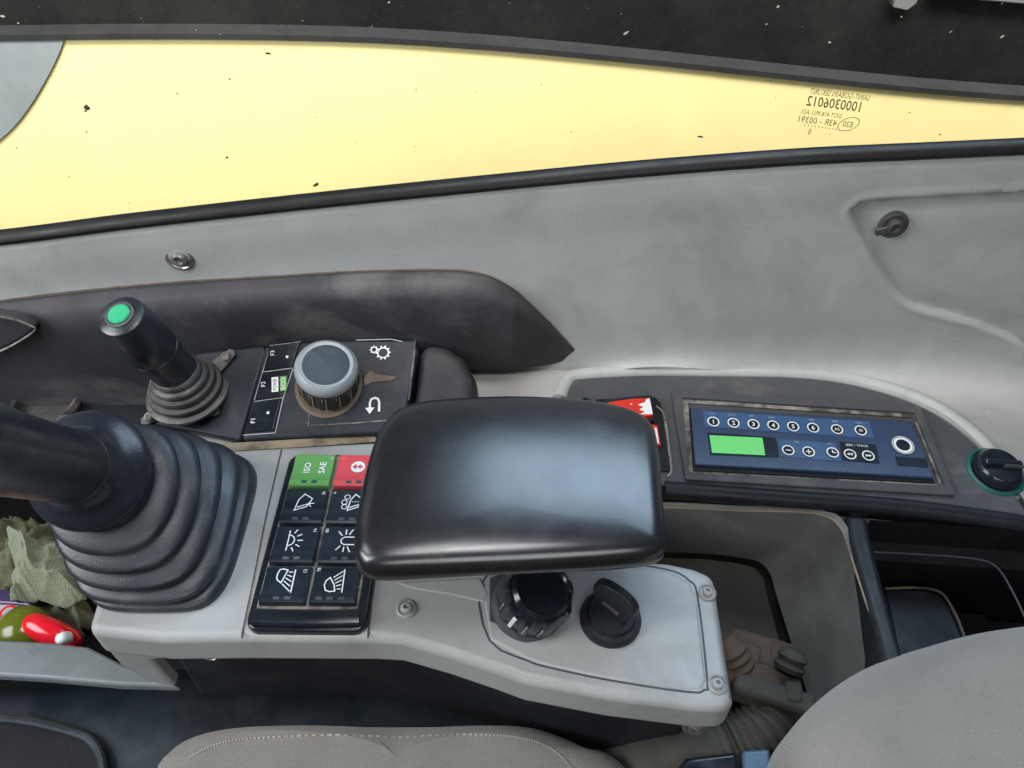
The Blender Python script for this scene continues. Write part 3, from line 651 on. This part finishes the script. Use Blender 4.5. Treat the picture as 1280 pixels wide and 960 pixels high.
for i in range(14):
    a = 2*math.pi*(i+.5)/14; d = ax_*math.cos(a)+ay_*math.sin(a)
    for s in (-1, 1):
        d2 = (ax_*math.cos(a+s*.055)+ay_*math.sin(a+s*.055)); box('skirt_line', kc+d2*.0249+KA*.011, .0009, .0005, .0185, M['tan'], mod, ax=(d2.cross(KA), d2, KA), bevel=0)
pr = Print(); gp_ = PM(476, 440); fr = Fr(PM(479, 441, .0004), fm.x, fm.y)
pr.ring(fr, (0, 0), .0045, .0011); 
for i in range(10):
    a = 2*math.pi*i/10; pr.line(fr, [(.0047*math.cos(a), .0047*math.sin(a)), (.0064*math.cos(a), .0064*math.sin(a))], .0014)
pr.ring(fr, (-.0078, .003), .0024, .0009, 18)
for i in range(8):
    a = 2*math.pi*i/8; pr.line(fr, [(-.0078+.0025*math.cos(a), .003+.0025*math.sin(a)), (-.0078+.0036*math.cos(a), .003+.0036*math.sin(a))], .0009)
fr = Fr(PM(468, 506, .0004), fm.x, fm.y)
pr.line(fr, [(.0042, -.0062), (.0042, .002), (.003, .0048), (.0003, .0058), (-.0024, .0048), (-.0036, .002), (-.0036, -.003)], .0018); pr.poly(fr, [(-.0075, -.0025), (-.0036, -.0080), (.0003, -.0025)])
pr.build('symbol', M['white'], mod)['kind'] = 'stuff'
# ------------------------------------------------------------------ small auxiliary lever
lo = PM(236, 492)
lev = thing('auxiliary_lever', lo, 'small black auxiliary lever with green push button and dusty rubber gaiter', 'lever')
# its mounting plate
prism('mount_plate', [PN(x, y, lo, MN) for x, y in ((172, 528), (196, 520), (244, 441), (330, 431), (332, 440), (300, 552), (246, 541))], MN*-.04, M['module'], lev, bevel=.003)
la = (P(148, 390, .125)-lo).normalized()
prof_ = [(.034, 0), (.0345, .003), (.032, .0045), (.029, .005), (.031, .008), (.0305, .0105), (.0262, .0115), (.0275, .0145), (.0268, .0172), (.0228, .0180), (.0240, .0210), (.0232, .0236), (.0198, .0244), (.0206, .0275), (.0195, .030), (.0165, .032)]
lathe('gaiter', prof_, lo, (la+UP*1.2).normalized(), M['gaiter'], lev, seg=44, smooth=60)
g0 = lo+(la+UP*1.2).normalized()*.026
tipc = P(150, 394, .128); LA = (tipc-g0).normalized(); LL = (tipc-g0).length
lathe('stem', [(.0175, -.006), (.0182, .004), (.0172, .006), (.0178, LL*.28), (.0194, LL*.45), (.0195, LL*.46), (.0189, LL*.465), (.0198, LL*.48), (.0197, LL*.72), (.0180, LL*.92), (.0165, LL*.985), (.0142, LL), (.001, LL)], g0, LA, M['grip'], lev, seg=48)
lathe('button_ring', [(.0106, LL), (.0106, LL+.0012), (.0087, LL+.0014), (.0083, LL)], g0, LA, M['shelf'], lev, seg=40)
lathe('push_button', [(.0081, LL), (.0081, LL+.002), (.0072, LL+.0028), (.001, LL+.003)], g0, LA, M['btngreen'], lev, seg=40)
for x, y in ((285, 448), (265, 512), (190, 523)):
    p = PN(x, y, lo, MN); d = (lo-p); d = (d-MN*d.dot(MN)).normalized(); s = d.cross(MN)
    ear = prism('mount_ear', [p+MN*.001-d*.007-s*.004, p+MN*.001-d*.009, p+MN*.001-d*.007+s*.004, p+MN*.001+d*.012+s*.007, p+MN*.001+d*.012-s*.007], MN*.003, M['gaiter'], lev, bevel=.001)
    lathe('screw', [(.0042, .003), (.0042, .0048), (.003, .006), (.0015, .006), (.001, .005)], p+MN*.001, MN, M['dustgrey'], ear, seg=16)
# ------------------------------------------------------------------ main joystick
jb = Vector((-.247, .346, ZC)); jf = P(110, 588, .090); jt = P(-60, 552, .21)
joy = thing('joystick', jb, 'large black joystick with ribbed rubber boot standing on the console', 'joystick')
AX = (jt-jf).normalized()
def boot():
    seg = 72; v = []; f = []
    # (t along axis, half width)
    prof = [(0, .0665), (.0, .068), (.05, .069), (.10, .0682), (.125, .066)]
    lv = [(.13, .0658), (.32, .0600), (.50, .0530), (.67, .0455), (.82, .0375)]
    for i in range(len(lv)-1):
        t0, r0 = lv[i]; t1, r1 = lv[i+1]; d = t1-t0
        prof += [(t0+.01, r0-.0095), (t0+d*.16, r0-.0105), (t0+d*.24, r0-.006), (t0+d*.34, r0-.0012), (t0+d*.48, r0+.0008), (t0+d*.68, r0+.0004), (t0+d*.82, r0-.0022), (t0+d*.93, r0-.0065)]
    prof += [(.825, .0290), (.835, .0335), (.85, .0345), (.97, .0325), (.99, .031)]
    for t, r in prof:
        c = jb.lerp(jf, t) + Vector((0, 0, 0)); n = UP.lerp(AX, t*.9).normalized(); x, y, n = basis(n)
        sq = (1-t)**1.2
        for i in range(seg):
            a = 2*math.pi*i/seg; ca, sa = math.cos(a), math.sin(a)
            p4 = (abs(ca)**4.5+abs(sa)**4.5)**(-1/4.5); k = 1*(1-sq)+p4*sq
            v.append(c + x*(r*k*ca*(1-.27*sq)*.97) + y*(r*k*sa))
    m = len(prof)
    for j in range(m-1):
        for i in range(seg): f.append((j*seg+i, j*seg+(i+1) % seg, (j+1)*seg+(i+1) % seg, (j+1)*seg+i))
    f.append(tuple(range(seg-1, -1, -1))); f.append(tuple(range((m-1)*seg, m*seg)))
    o = mk('rubber_boot', v, f, M['rubber'], joy, smooth=75)
    for i in range(4):                                       # dust lying in the folds
        k = 5+8*i+2; tube('groove_dust', [p for p in v[k*seg:(k+1)*seg:3]], 0.0015, M['tan'], o, n=2, seg=6, closed=True)
    return o
boot()
JL = (jt-jf).length
lathe('collar', [(.030, -.007), (.0375, -.0055), (.0396, -.002), (.0398, .0006), (.0388, .0026), (.0362, .0052), (.0325, .0080), (.0285, .0115), (.0255, .0165), (.0242, .026)], jf, AX, M['grip'], joy, seg=64, smooth=60)
lathe('grip', [(.0240, .02), (.0228, .05), (.0232, JL*.7), (.026, JL), (.027, JL+.05), (.024, JL+.08), (.012, JL+.09)], jf, AX, M['grip'], joy, seg=48, smooth=60)
# ------------------------------------------------------------------ armrest
arm = thing('armrest', P(640, 640, 0), 'smooth black padded armrest covering the middle of the console', 'armrest')
ao = [(447, 703), (442, 682), (447, 640), (458, 590), (472, 545), (492, 516), (525, 504), (590, 499), (665, 498), (745, 503), (794, 514), (817, 533), (824, 570), (828, 620), (832, 674), (824, 693), (776, 702), (690, 709), (600, 713), (520, 715), (466, 714)]
AZ = .090
cushion('pad', [P(x, y, AZ) for x, y in ao], [(.010, -.011), (.002, -.0095), (0, -.0055), (0, 0), (.0009, .0035), (.0028, .0062), (.006, .0082), (.011, .0093), (.020, .0099), (.034, .0101)], M['arm'], arm, n=6, lift=.0055)
cushion('underpad', [P(x, y, AZ) for x, y in ao], [(.020, -.018), (.018, -.0112)], M['black'], arm, n=4)
lathe('post', [(.022, 0), (.022, .078)], P(600, 640, 0), (0, 0, 1), M['black'], arm, seg=32)
# ================================================================== RADIO SHELF
sh = thing('radio_shelf', PS(1000, 600, -.03), 'dusty charcoal shelf panel curving around the radio', 'shelf')
so = [(722, 474), (800, 470), (900, 471), (1000, 473), (1075, 484), (1150, 509), (1208, 547), (1255, 600), (1284, 644), (1276, 650), (1240, 643), (1190, 636), (1100, 626), (960, 616), (833, 606), (760, 610), (700, 600), (700, 500), (708, 480)]
outer = crom([PS(x, y) for x, y in so[:9]], 4) + [PS(x, y) for x, y in so[9:]]
def pit(outer_, inner_, d, name, mat, par, bev=.0015):      # plate with a rectangular hole: ring of quads by angle matching
    pass
prism('panel_top', outer, SN*-.028, M['shelf'], sh, bevel=0)
tube('rim', [PS(x, y, -.0052) for x, y in ((700, 500), (708, 481), (724, 471), (800, 465), (900, 465), (1000, 468), (1078, 479), (1155, 504), (1215, 543), (1258, 592))], .0075, M['wall'], sh, n=6, seg=14)
tube('front_lip', [PS(x, y, -.004) for x, y in ((830, 612), (960, 622), (1100, 632), (1190, 642), (1300, 658))], .007, M['black'], sh, n=5, seg=12, flat=1.1)
# recess frame left of the radio with the red tool
rec = [(768, 498), (822, 500), (838, 512), (846, 540), (850, 590), (770, 590)]
prism('tool_pocket', [PS(x, y, .0006) for x, y in ((745, 500), (818, 497), (826, 505), (838, 590), (745, 590))], SN*.0012, M['bin'], sh, bevel=.0004)
tube('pocket_edge', [PS(x, y, .001) for x, y in ((820, 508), (830, 520), (836, 560), (839, 588), (834, 596))], .0012, M['dustgrey'], sh, n=4, seg=6)
tube('hook', [PS(x, y, .002) for x, y in ((727, 504), (729, 499), (733, 498), (736, 502))], .0011, M['black'], sh, n=4, seg=6)
ham = thing('red_tool', PS(785, 520, 0), 'red plastic tool with white end held in black pocket', 'tool')
H0 = PS(785, 515, .012)
def PH(px, py, e=0): return PN(px, py, H0+SN*e, SN)
prism('cradle', [PH(x, y, -.004) for x, y in ((735, 506), (760, 499), (790, 495), (815, 493), (818, 525), (740, 540))], SN*-.008, M['black'], ham, bevel=.001)
prism('body', [PH(x, y) for x, y in ((740, 510), (762, 502), (790, 498), (812, 497), (816, 519), (740, 530))], SN*-.005, M['hamred'], ham, bevel=.0008)
pr = Print(); fr = Fr(PH(790, 508), PH(812, 508)-PH(790, 508), PH(790, 498)-PH(790, 508))
def ph(x, y): p = PH(x, y)-fr.o; return (p.dot(fr.x), p.dot(fr.y))
pr.poly(fr, [ph(x, y) for x, y in ((812, 498), (816, 518), (800, 518), (806, 515), (799, 512), (804, 509), (797, 506), (806, 503), (808, 499))]); pr.disc(fr, ph(789, 505.5), .0008, 8)
pr.text(fr, 'ER', ph(778, 511), .003); pr.build('white_marking', M['white'], ham)
prism('handle', [PH(x, y, -.006) for x, y in ((815, 530), (822, 532), (826, 556), (820, 556))], SN*-.004, M['hamred'], ham, bevel=.0005)
prism('handle_stripe', [PH(x, y, -.0055) for x, y in ((818, 534), (821, 535), (824, 554), (822, 554))], SN*-.003, M['white'], ham, bevel=.0003)
# radio
rad = thing('radio', PS(1010, 555, 0), 'blue faced radio with green screen in dusty black frame', 'radio')
q = [PS(x, y, .004) for x, y in ((862, 509), (1140, 526), (1170, 603), (867, 587))]
# surround: worn double frame
def frame(name, outer_, inner_, d, mat, par, e0):
    n = len(outer_); v = []; f = []
    for e in (e0, e0+d):
        v += [p+SN*e for p in outer_] + [p+SN*e for p in inner_]
    for i in range(n):
        j = (i+1) % n
        f += [(i, j, n+j, n+i), (2*n+i, 3*n+i, 3*n+j, 2*n+j), (i, 2*n+i, 2*n+j, j), (n+i, n+j, 3*n+j, 3*n+i)]
    return mk(name, v, f, mat, par, bevel=.0008)
PQ = lambda pts: [PS(x, y) for x, y in pts]
frame('surround', PQ(((838, 492), (1148, 511), (1192, 622), (856, 602))), PQ(((852, 500), (1142, 519), (1179, 610), (860, 594))), .003, M['shelf'], rad, .001)
frame('dusty_gap', PQ(((852, 500), (1142, 519), (1179, 610), (860, 594))), PQ(((860, 505), (1140, 523), (1173, 606), (866, 590))), .0008, M['dustgrey'], rad, .0008)
prism('case', [p-SN*.001 for p in q], SN*-.010, M['bin'], rad, bevel=.0008)
fq = [PS(x, y, .006) for x, y in ((864, 510), (1139, 527), (1168, 597), (869, 580))]
face = prism('face', fq, SN*-.006, M['radioblue'], rad, bevel=.001)
def PR(px, py, e=0): return PN(px, py, fq[0]+SN*e, SN)
rf = Fr(PR(1010, 550), PR(1110, 557)-PR(1010, 550.6), PR(1000, 520)-PR(1006, 560))
def rz(zx, zy):                                               # pixel of the enlarged view -> frame coordinates
    p = PR(840+zx/3.657, 490+zy/3.657)-rf.o; return (p.dot(rf.x), p.dot(rf.y))
def patch(name, mat, zs, e=.0001):
    p2 = Print(); f2 = Fr(rf.o+SN*e, rf.x, rf.y); p2.poly(f2, [rz(*z) for z in zs]); return p2.build(name, M[mat], face)
patch('screen_frame', 'radiodark', ((160, 186), (425, 205), (475, 212), (490, 300), (430, 298), (175, 288)))
patch('screen', 'lcd', ((170, 200), (412, 212), (425, 292), (182, 280)), .0006)
patch('light_panel', 'radiolight', ((485, 216), (745, 236), (775, 318), (500, 296)))
patch('dark_panel', 'radiodark', ((765, 228), (930, 243), (948, 328), (780, 312)), .0004)
patch('light_band', 'radiolight', ((140, 86), (900, 136), (925, 212), (150, 160)), .00002)
pr = Print(); dk = Print(); f5 = Fr(rf.o+SN*.0007, rf.x, rf.y); f6 = Fr(rf.o+SN*.0006, rf.x, rf.y)
big = [(188, 138, '1'), (280, 144, '2'), (371, 150, '3'), (461, 156, '4'), (552, 161, '5'), (643, 167, '6'), (752, 174, '@'), (860, 180, '*')]
sm = [(529, 270, '-'), (622, 277, '+'), (732, 281, 'L'), (811, 289, '<'), (894, 296, '>')]
for x, y, t in big+sm:
    c = rz(x, y); pr.ring(f5, c, .0046, .0011, 26); dk = Print(); dk.disc(f6, c, .0046); dk.build('button_face', M['radiodark'], face)
    if t in '123456': pr.text(f5, t, c, .0042, None, bold=.02)
    elif t == '*': pr.text(f5, '*', c, .004)
    elif t == '@': pr.text(f5, 'AS', c, .003)
    elif t == '-': pr.line(f5, [(c[0]-.0022, c[1]), (c[0]+.0022, c[1])], .0009)
    elif t == '+': pr.line(f5, [(c[0]-.0024, c[1]), (c[0]+.0024, c[1])], .0009); pr.line(f5, [(c[0], c[1]-.0024), (c[0], c[1]+.0024)], .0009)
    elif t == 'L': pr.line(f5, [(c[0], c[1]+.0028), (c[0], c[1]), (c[0]+.0028, c[1])], .0009)
    else:
        s = -1 if t == '<' else 1
        for o_ in (-.0011, .0013): pr.poly(f5, [(c[0]+s*(o_-.001), c[1]-.0014*s), (c[0]+s*(o_+.0014), c[1]), (c[0]+s*(o_-.001), c[1]+.0014*s)])
c = rz(1052, 248); pr.ring(f5, c, .0068, .0021, 32); dk = Print(); dk.disc(f6, c, .0062); dk.build('button_face', M['radiodark'], face)
pr.ring(f5, c, .0088, .0006, 32)
pr.text(f5, 'SEEK / TRACK', rz(842, 250), .0022, .019)
dm = Print()
for x, y, t in ((184, 102, 'DX'), (272, 107, 'SCAN'), (362, 113, 'RPT'), (452, 120, 'RDM'), (636, 131, 'DISP'), (744, 138, 'BND'), (852, 145, 'MODE'), (568, 232, 'VOL'), (718, 240, 'SEL')): dm.text(f5, t, rz(x, y), .0017)
dm.build('lettering', M['dimwhite'], face)['kind'] = 'stuff'; pr.build('button_marking', M['white'], face)['kind'] = 'stuff'
patch('badge', 'radiodark', ((1020, 296), (1160, 306), (1172, 346), (1030, 336)), .0003)
# rotary knob at the end of the shelf
kb2 = PS(1241, 593, -.004); rk2 = thing('dial_knob', kb2, 'black rotary dial with teal ring at end of the shelf', 'knob')
lathe('dust_ring', [(.027, 0), (.027, .0012), (.023, .0018)], kb2, SN, M['dustgrey'], rk2, seg=40)
lathe('teal_ring', [(.0235, .001), (.0242, .003), (.0232, .005), (.021, .006), (.020, .004)], kb2, SN, M['teal'], rk2, seg=48)
lathe('cap', [(.0190, .003), (.0192, .007), (.0182, .012), (.0160, .0145), (.001, .015)], kb2, SN, M['gloss'], rk2, seg=48)
box('pointer_ridge', kb2+SN*.0165, .031, .006, .006, M['gloss'], rk2, ax=(rf.x, rf.y, SN), bevel=.002)
box('pointer_mark', kb2+SN*.0176+rf.x*.008-rf.y*.0032, .016, .0012, .004, M['shelf'], rk2, ax=(rf.x, rf.y, SN), bevel=.0004)
# ================================================================== WELLS BELOW THE SHELF
RZ = -.03
def loop(pts, z): return [P(x, y, z) for x, y in pts]
# grey liner well: rim and sloped walls
rimL = [(700, 636), (830, 634), (920, 638), (1000, 640), (1034, 646), (1052, 662), (1062, 690), (1085, 760), (1112, 836), (1150, 960)]
flrL = [(690, 696), (800, 690), (880, 692), (925, 697), (950, 703), (963, 718), (970, 742), (988, 800), (1012, 876), (1040, 960)]
lin = thing('liner_well', P(900, 720, -.13), 'grimy grey storage well with rounded corner behind the console', 'storage well')
c0 = crom(loop(rimL, RZ), 5); c1 = crom(loop(flrL, -.12), 5)
rows = []
for t, b in ((0, 0), (.05, .0), (.2, .05), (.45, .2), (.75, .55), (.92, .86), (1, 1)):
    rows.append([Vector((a.x+(c.x-a.x)*b, a.y+(c.y-a.y)*b, a.z+(c.z-a.z)*t)) for a, c in zip(c0, c1)])
rows.insert(0, [p+Vector((.004 if i > 20 else 0, .004, .0015)) for i, p in enumerate(rows[0])])
grid('wall', rows, M['liner'], lin, smooth=70)
tube('dusty_rim', c0[::2], .0009, M['tan'], lin, n=3, seg=8)
prism('floor_plate', [P(x, y, -.124) for x, y in ((680, 702), (800, 696), (880, 698), (922, 703), (944, 709), (955, 722), (960, 745), (975, 800), (996, 880), (1000, 900), (780, 880), (690, 800))], (0, 0, -.006), M['brownplate'], lin, bevel=.002)
prism('base', [P(x, y, -.14) for x, y in ((600, 660), (1200, 660), (1300, 1000), (880, 1000), (760, 880), (620, 800)) ], (0, 0, -.01), M['bin'], lin, bevel=.001)
# black bin to the right with divider
bn = thing('black_bin', P(1200, 720, -.15), 'deep black storage bin below the dial knob', 'storage bin')
dv = [(1056, 640), (1086, 644), (1090, 670), (1108, 740), (1132, 822), (1160, 930), (1122, 930), (1098, 800), (1076, 725), (1062, 675)]
prism('divider', loop(dv, RZ+.004), (0, 0, -.10), M['black'], bn, bevel=.006, seg=4)
bw = [(1088, 650), (1180, 656), (1300, 664), (1450, 674)]
b0 = loop(bw, RZ); rows = [b0, [p+Vector((0, .004, -.035)) for p in b0], [p+Vector((0, -.012, -.038)) for p in b0], [p+Vector((0, -.012, -.13)) for p in b0]]
grid('back_wall', rows, M['bin'], bn, smooth=30)
tube('step_edge', [P(x, y, -.066) for x, y in ((1092, 690), (1150, 693), (1215, 698), (1245, 708), (1266, 740), (1285, 780))], 0.0008, M['shelf'], bn, n=5, seg=8)
prism('floor', [P(x, y, -.15) for x, y in ((1060, 690), (1480, 700), (1480, 1000), (1060, 1000))], (0, 0, -.01), M['bin'], bn, bevel=.001)
tray = [(1106, 736), (1150, 735), (1176, 741), (1190, 760), (1204, 792), (1225, 860), (1130, 860)]
prism('tray_insert', loop(tray, -.10), (0, 0, -.03), M['black'], bn, bevel=.004)
tube('tray_edge', loop(tray[:6], -.099), .0012, M['grime'], bn, n=5, seg=8)
# connectors and conduit under the console end
cn = thing('cable_connector', P(950, 830, -.12), 'dusty brown cable connector plugs behind the console end', 'connector')
def cbox(px, py, z, sx, sy, sz, rz, mat='brown', nm='plug'):
    a = math.radians(rz); box(nm, P(px, py, z), sx, sy, sz, M[mat], cn, ax=(Vector((math.cos(a), math.sin(a), 0)), Vector((-math.sin(a), math.cos(a), 0)), UP), bevel=min(.007, sz*.3, sy*.3))
cbox(945, 822, -.10, .050, .03, .03, -18); cbox(975, 845, -.10, .026, .045, .034, -12); cbox(935, 850, -.095, .05, .022, .028, -22); cbox(965, 872, -.09, .06, .018, .022, -20, 'conduit')
cbox(925, 812, -.088, .03, .007, .006, -35, 'conduit', 'latch'); cbox(990, 868, -.085, .014, .02, .016, -10, 'conduit', 'latch'); cbox(962, 838, -.083, .045, .004, .004, -25, 'conduit', 'latch')
lathe('plug_boot', [(.012, 0), (.014, .004), (.011, .007), (.014, .011), (.011, .014), (.0135, .018), (.010, .022), (.007, .03)], P(925, 838, -.09), (-.4, .5, .6), M['brown'], cn, seg=24, smooth=60)
lathe('plug_boot', [(.010, 0), (.012, .004), (.009, .007), (.0115, .011), (.008, .016)], P(985, 838, -.08), (.3, .6, .6), M['conduit'], cn, seg=24, smooth=60)
cbox(940, 818, -.083, .012, .014, .006, -20, 'brown', 'latch')
hs = thing('corrugated_conduit', P(920, 900, -.13), 'dusty grey corrugated cable conduit bending under console end', 'conduit')
tube('sleeve', [P(975, 872, -.105), P(955, 905, -.11), P(915, 930, -.12), P(860, 945, -.125), P(790, 955, -.165), P(730, 975, -.20)], .020, M['conduit'], hs, n=24, seg=24, rf=lambda t: 1+.07*math.sin(t*140) if t < .5 else .93, smooth=80)
# ================================================================== SEAT
seat = thing('operator_seat', P(500, 1000, -.2), 'grey fabric operator seat with rounded backrest edge', 'seat')
so_ = [(195, 975), (208, 948), (235, 930), (280, 919), (350, 915), (480, 914), (600, 914), (668, 917), (708, 929), (742, 944), (775, 955), (800, 1000), (790, 1100), (500, 1150), (200, 1100)]
cushion('cushion', [P(x, y, -.15) for x, y in so_], [(.012, -.07), (0, -.05), (-.002, -.02), (.001, .0), (.007, .010), (.018, .016), (.035, .020)], M['fabric'], seat, n=5, lift=.012)
tube('piping', [P(x, y, -.138) for x, y in ((205, 966), (240, 936), (285, 923), (350, 918), (480, 917), (600, 917), (660, 921), (700, 935), (730, 962))], .0014, M['fabric'], seat, n=8, seg=8)
SEAM = crom([P(x, y, -.128) for x, y in ((238, 950), (280, 932), (350, 926), (480, 924), (600, 924), (655, 928), (692, 942), (716, 966))], 14)
sv, sf_ = [], []
for i in range(0, len(SEAM)-1, 1):                            # stitches
    a, b_ = SEAM[i], SEAM[i].lerp(SEAM[i+1], .6); d = (b_-a).normalized(); sd = d.cross(UP).normalized()*.0006; k = len(sv)
    sv += [a-sd, a+sd, b_+sd, b_-sd]; sv += [p+UP*.0012 for p in sv[k:k+4]]
    sf_ += [(k, k+1, k+2, k+3), (k+4, k+7, k+6, k+5), (k, k+4, k+5, k+1), (k+1, k+5, k+6, k+2), (k+2, k+6, k+7, k+3), (k+3, k+7, k+4, k)]
# conform the stitches to the cushion top
dg = bpy.context.evaluated_depsgraph_get(); cu_ = bpy.data.objects['cushion']; off = ORG['cushion']
for i, p in enumerate(sv):
    hit, loc_, nn_, ix_ = cu_.ray_cast(Vector((p.x, p.y, p.z+.2))-off, Vector((0, 0, -1)))
    if hit: sv[i] = Vector((p.x, p.y, (loc_+off).z+(.0009 if i % 8 > 3 else -.0004)))
st_ = mk('stitching', sv, sf_, M['ledge'], seat, smooth=0); st_['kind'] = 'stuff'
bo = [(968, 985), (968, 945), (985, 912), (1020, 876), (1062, 846), (1110, 824), (1170, 806), (1240, 793), (1340, 784), (1480, 800), (1560, 950), (1480, 1150), (1250, 1250), (1020, 1180)]
cushion('backrest', [P(x, y, -.04) for x, y in bo], [(.02, -.10), (.004, -.07), (0, -.035), (.002, -.008), (.008, .008), (.018, .018), (.034, .026), (.055, .030)], M['fabric'], seat, n=5, lift=.02)
bk = thing('seat_lever', P(900, 950, -.12), 'black seat lever with blue grey end cap beside the backrest', 'lever')
prism('arm', [P(x, y, -.10) for x, y in ((848, 958), (858, 946), (922, 938), (926, 990), (830, 990))], (0, 0, -.025), M['gloss'], bk, bevel=.004)
prism('end_cap', [P(x, y, -.099) for x, y in ((928, 937), (963, 935), (966, 990), (932, 990))], (0, 0, -.026), M['buckle'], bk, bevel=.003)
# ================================================================== LOWER LEFT
tag(prism('side_rail', [P(x, y, -.10) for x, y in ((-160, 788), (0, 799), (60, 802), (110, 808), (150, 828), (225, 858), (150, 856), (60, 848), (-160, 834))], (0, 0, -.010), M['rail'], None, bevel=.003, seg=4),
    'worn pale grey side rail below the console corner', 'rail')
tag(prism('floor_panel', [P(x, y, -.215) for x, y in ((-200, 780), (300, 790), (640, 800), (980, 900), (980, 1150), (-200, 1150))], (0, 0, -.02), M['bluesteel'], None, bevel=.004),
    'scuffed blue grey lower panel between rail and seat', 'panel')
fw = thing('foot_recess', P(60, 930, -.21), 'black recessed tray with worn edge in the lower panel', 'tray')
fo = [(-100, 893), (20, 900), (90, 915), (118, 930), (130, 965), (130, 1060), (-100, 1060)]
prism('tray_floor', [P(x, y, -.212) for x, y in fo], (0, 0, .002), M['bin'], fw, bevel=.0008)
tube('tray_edge', [P(x, y, -.208) for x, y in fo[:6]], .004, M['rail'] if False else M['bluesteel'], fw, n=6, seg=10)
fl = prism('floor', [Vector((-2, -1.5, 0)), Vector((2.2, -1.5, 0)), Vector((2.2, .9, 0)), Vector((-2, .9, 0))], (0, 0, -.02), M['bin'], None, bevel=0); fl['kind'] = 'structure'
# rag
def rag(name, px0, py0, px1, py1, z, amp, seed, mat, label):
    rnd = random.Random(seed); N = 90; rows = []
    folds = [(rnd.uniform(0, 3.14), rnd.uniform(25, 70), rnd.uniform(0, 6.28), 1.0) for _ in range(4)] + [(rnd.uniform(0, 3.14), rnd.uniform(90, 210), rnd.uniform(0, 6.28), .33) for _ in range(5)]
    for i in range(N+1):
        row = []
        for j in range(N+1):
            s, t = j/N, i/N; edge = 1+.07*math.sin(9*s+seed)+.05*math.sin(17*t+seed*2)
            p = P(px0+(px1-px0)*(.5+(s-.5)*edge), py0+(py1-py0)*(.5+(t-.5)*edge), z); h = 0
            wx = p.x+.012*math.sin(60*p.y+seed)+.006*math.sin(140*p.y); wy = p.y+.012*math.sin(55*p.x+seed*3)+.006*math.sin(150*p.x)
            for a, k, ph_, w_ in folds: h += w_*(1-abs(math.sin((math.cos(a)*wx+math.sin(a)*wy)*k+ph_)))**1.6
            q = 1-max(abs(s-.5), abs(t-.5))*2
            row.append(p+Vector((0, 0, amp*h/3.2 - .03*(1-q)**4)))
        rows.append(row)
    o = grid(name, rows, M[mat], None, smooth=180, solid=.0012); tag(o, label, 'rag'); return o
rag('cloth_rag', -120, 655, 125, 800, -.155, .045, 3, 'rag', 'crumpled olive green rag stuffed below the joystick boot')
rag('cloth_rag', 10, 668, 100, 738, -.105, .03, 8, 'rag2', 'pale green crumpled rag lying on the olive rag')
wr = thing('snack_wrapper', P(10, 760, -.14), 'purple and white wrapper tucked against the olive cap', 'wrapper')
prism('wrapper_body', [P(x, y, -.125) for x, y in ((-80, 735), (28, 737), (48, 768), (40, 800), (-80, 800))], (0, 0, -.012), M['wrapper'], wr, bevel=.004)
prism('purple_band', [P(x, y, -.123) for x, y in ((-80, 733), (28, 736), (42, 758), (10, 755), (-80, 752))], (0, 0, -.012), M['purple'], wr, bevel=.003)
pr = Print(); f9 = Fr(P(3, 775, -.1249), P(30, 775, -.125)-P(3, 775, -.125), P(3, 760, -.125)-P(3, 775, -.125)); pr.text(f9.rot(80), 'DO', (0, 0), .014); pr.build('lettering', M['bright'], wr)
ca = P(33, 793, -.135); lathe('olive_cap', [(.022, -.02), (.0235, .004), (.021, .014), (.014, .021), (.005, .0235), (.001, .024)], ca, (.1, -.25, 1), M['olive'], None, seg=40, smooth=60)
tag(bpy.data.objects['olive_cap'], 'glossy olive green round cap beside the red tube', 'cap')
rb = thing('red_tube', P(60, 790, -.14), 'glossy red plastic tube with white tip by the console corner', 'tube')
ra = P(36, 778, -.118); rb_ = P(98, 806, -.128)
RD = (rb_-ra).normalized(); RL = (rb_-ra).length
lathe('barrel', [(.004, -.004), (.0085, 0), (.0105, .006), (.0112, RL*.5), (.010, RL*.85), (.006, RL)], ra, RD, M['bright'], rb, seg=28, smooth=60)
lathe('tip', [(.0048, -.002), (.0052, .004), (.004, .008), (.001, .009)], P(83, 797, -.112), (-.2, -.6, .8), M['white'], rb, seg=20, smooth=60)
# ------------------------------------------------------------------ render settings
S.render.engine = 'CYCLES'; S.cycles.max_bounces = 8; S.cycles.transparent_max_bounces = 8
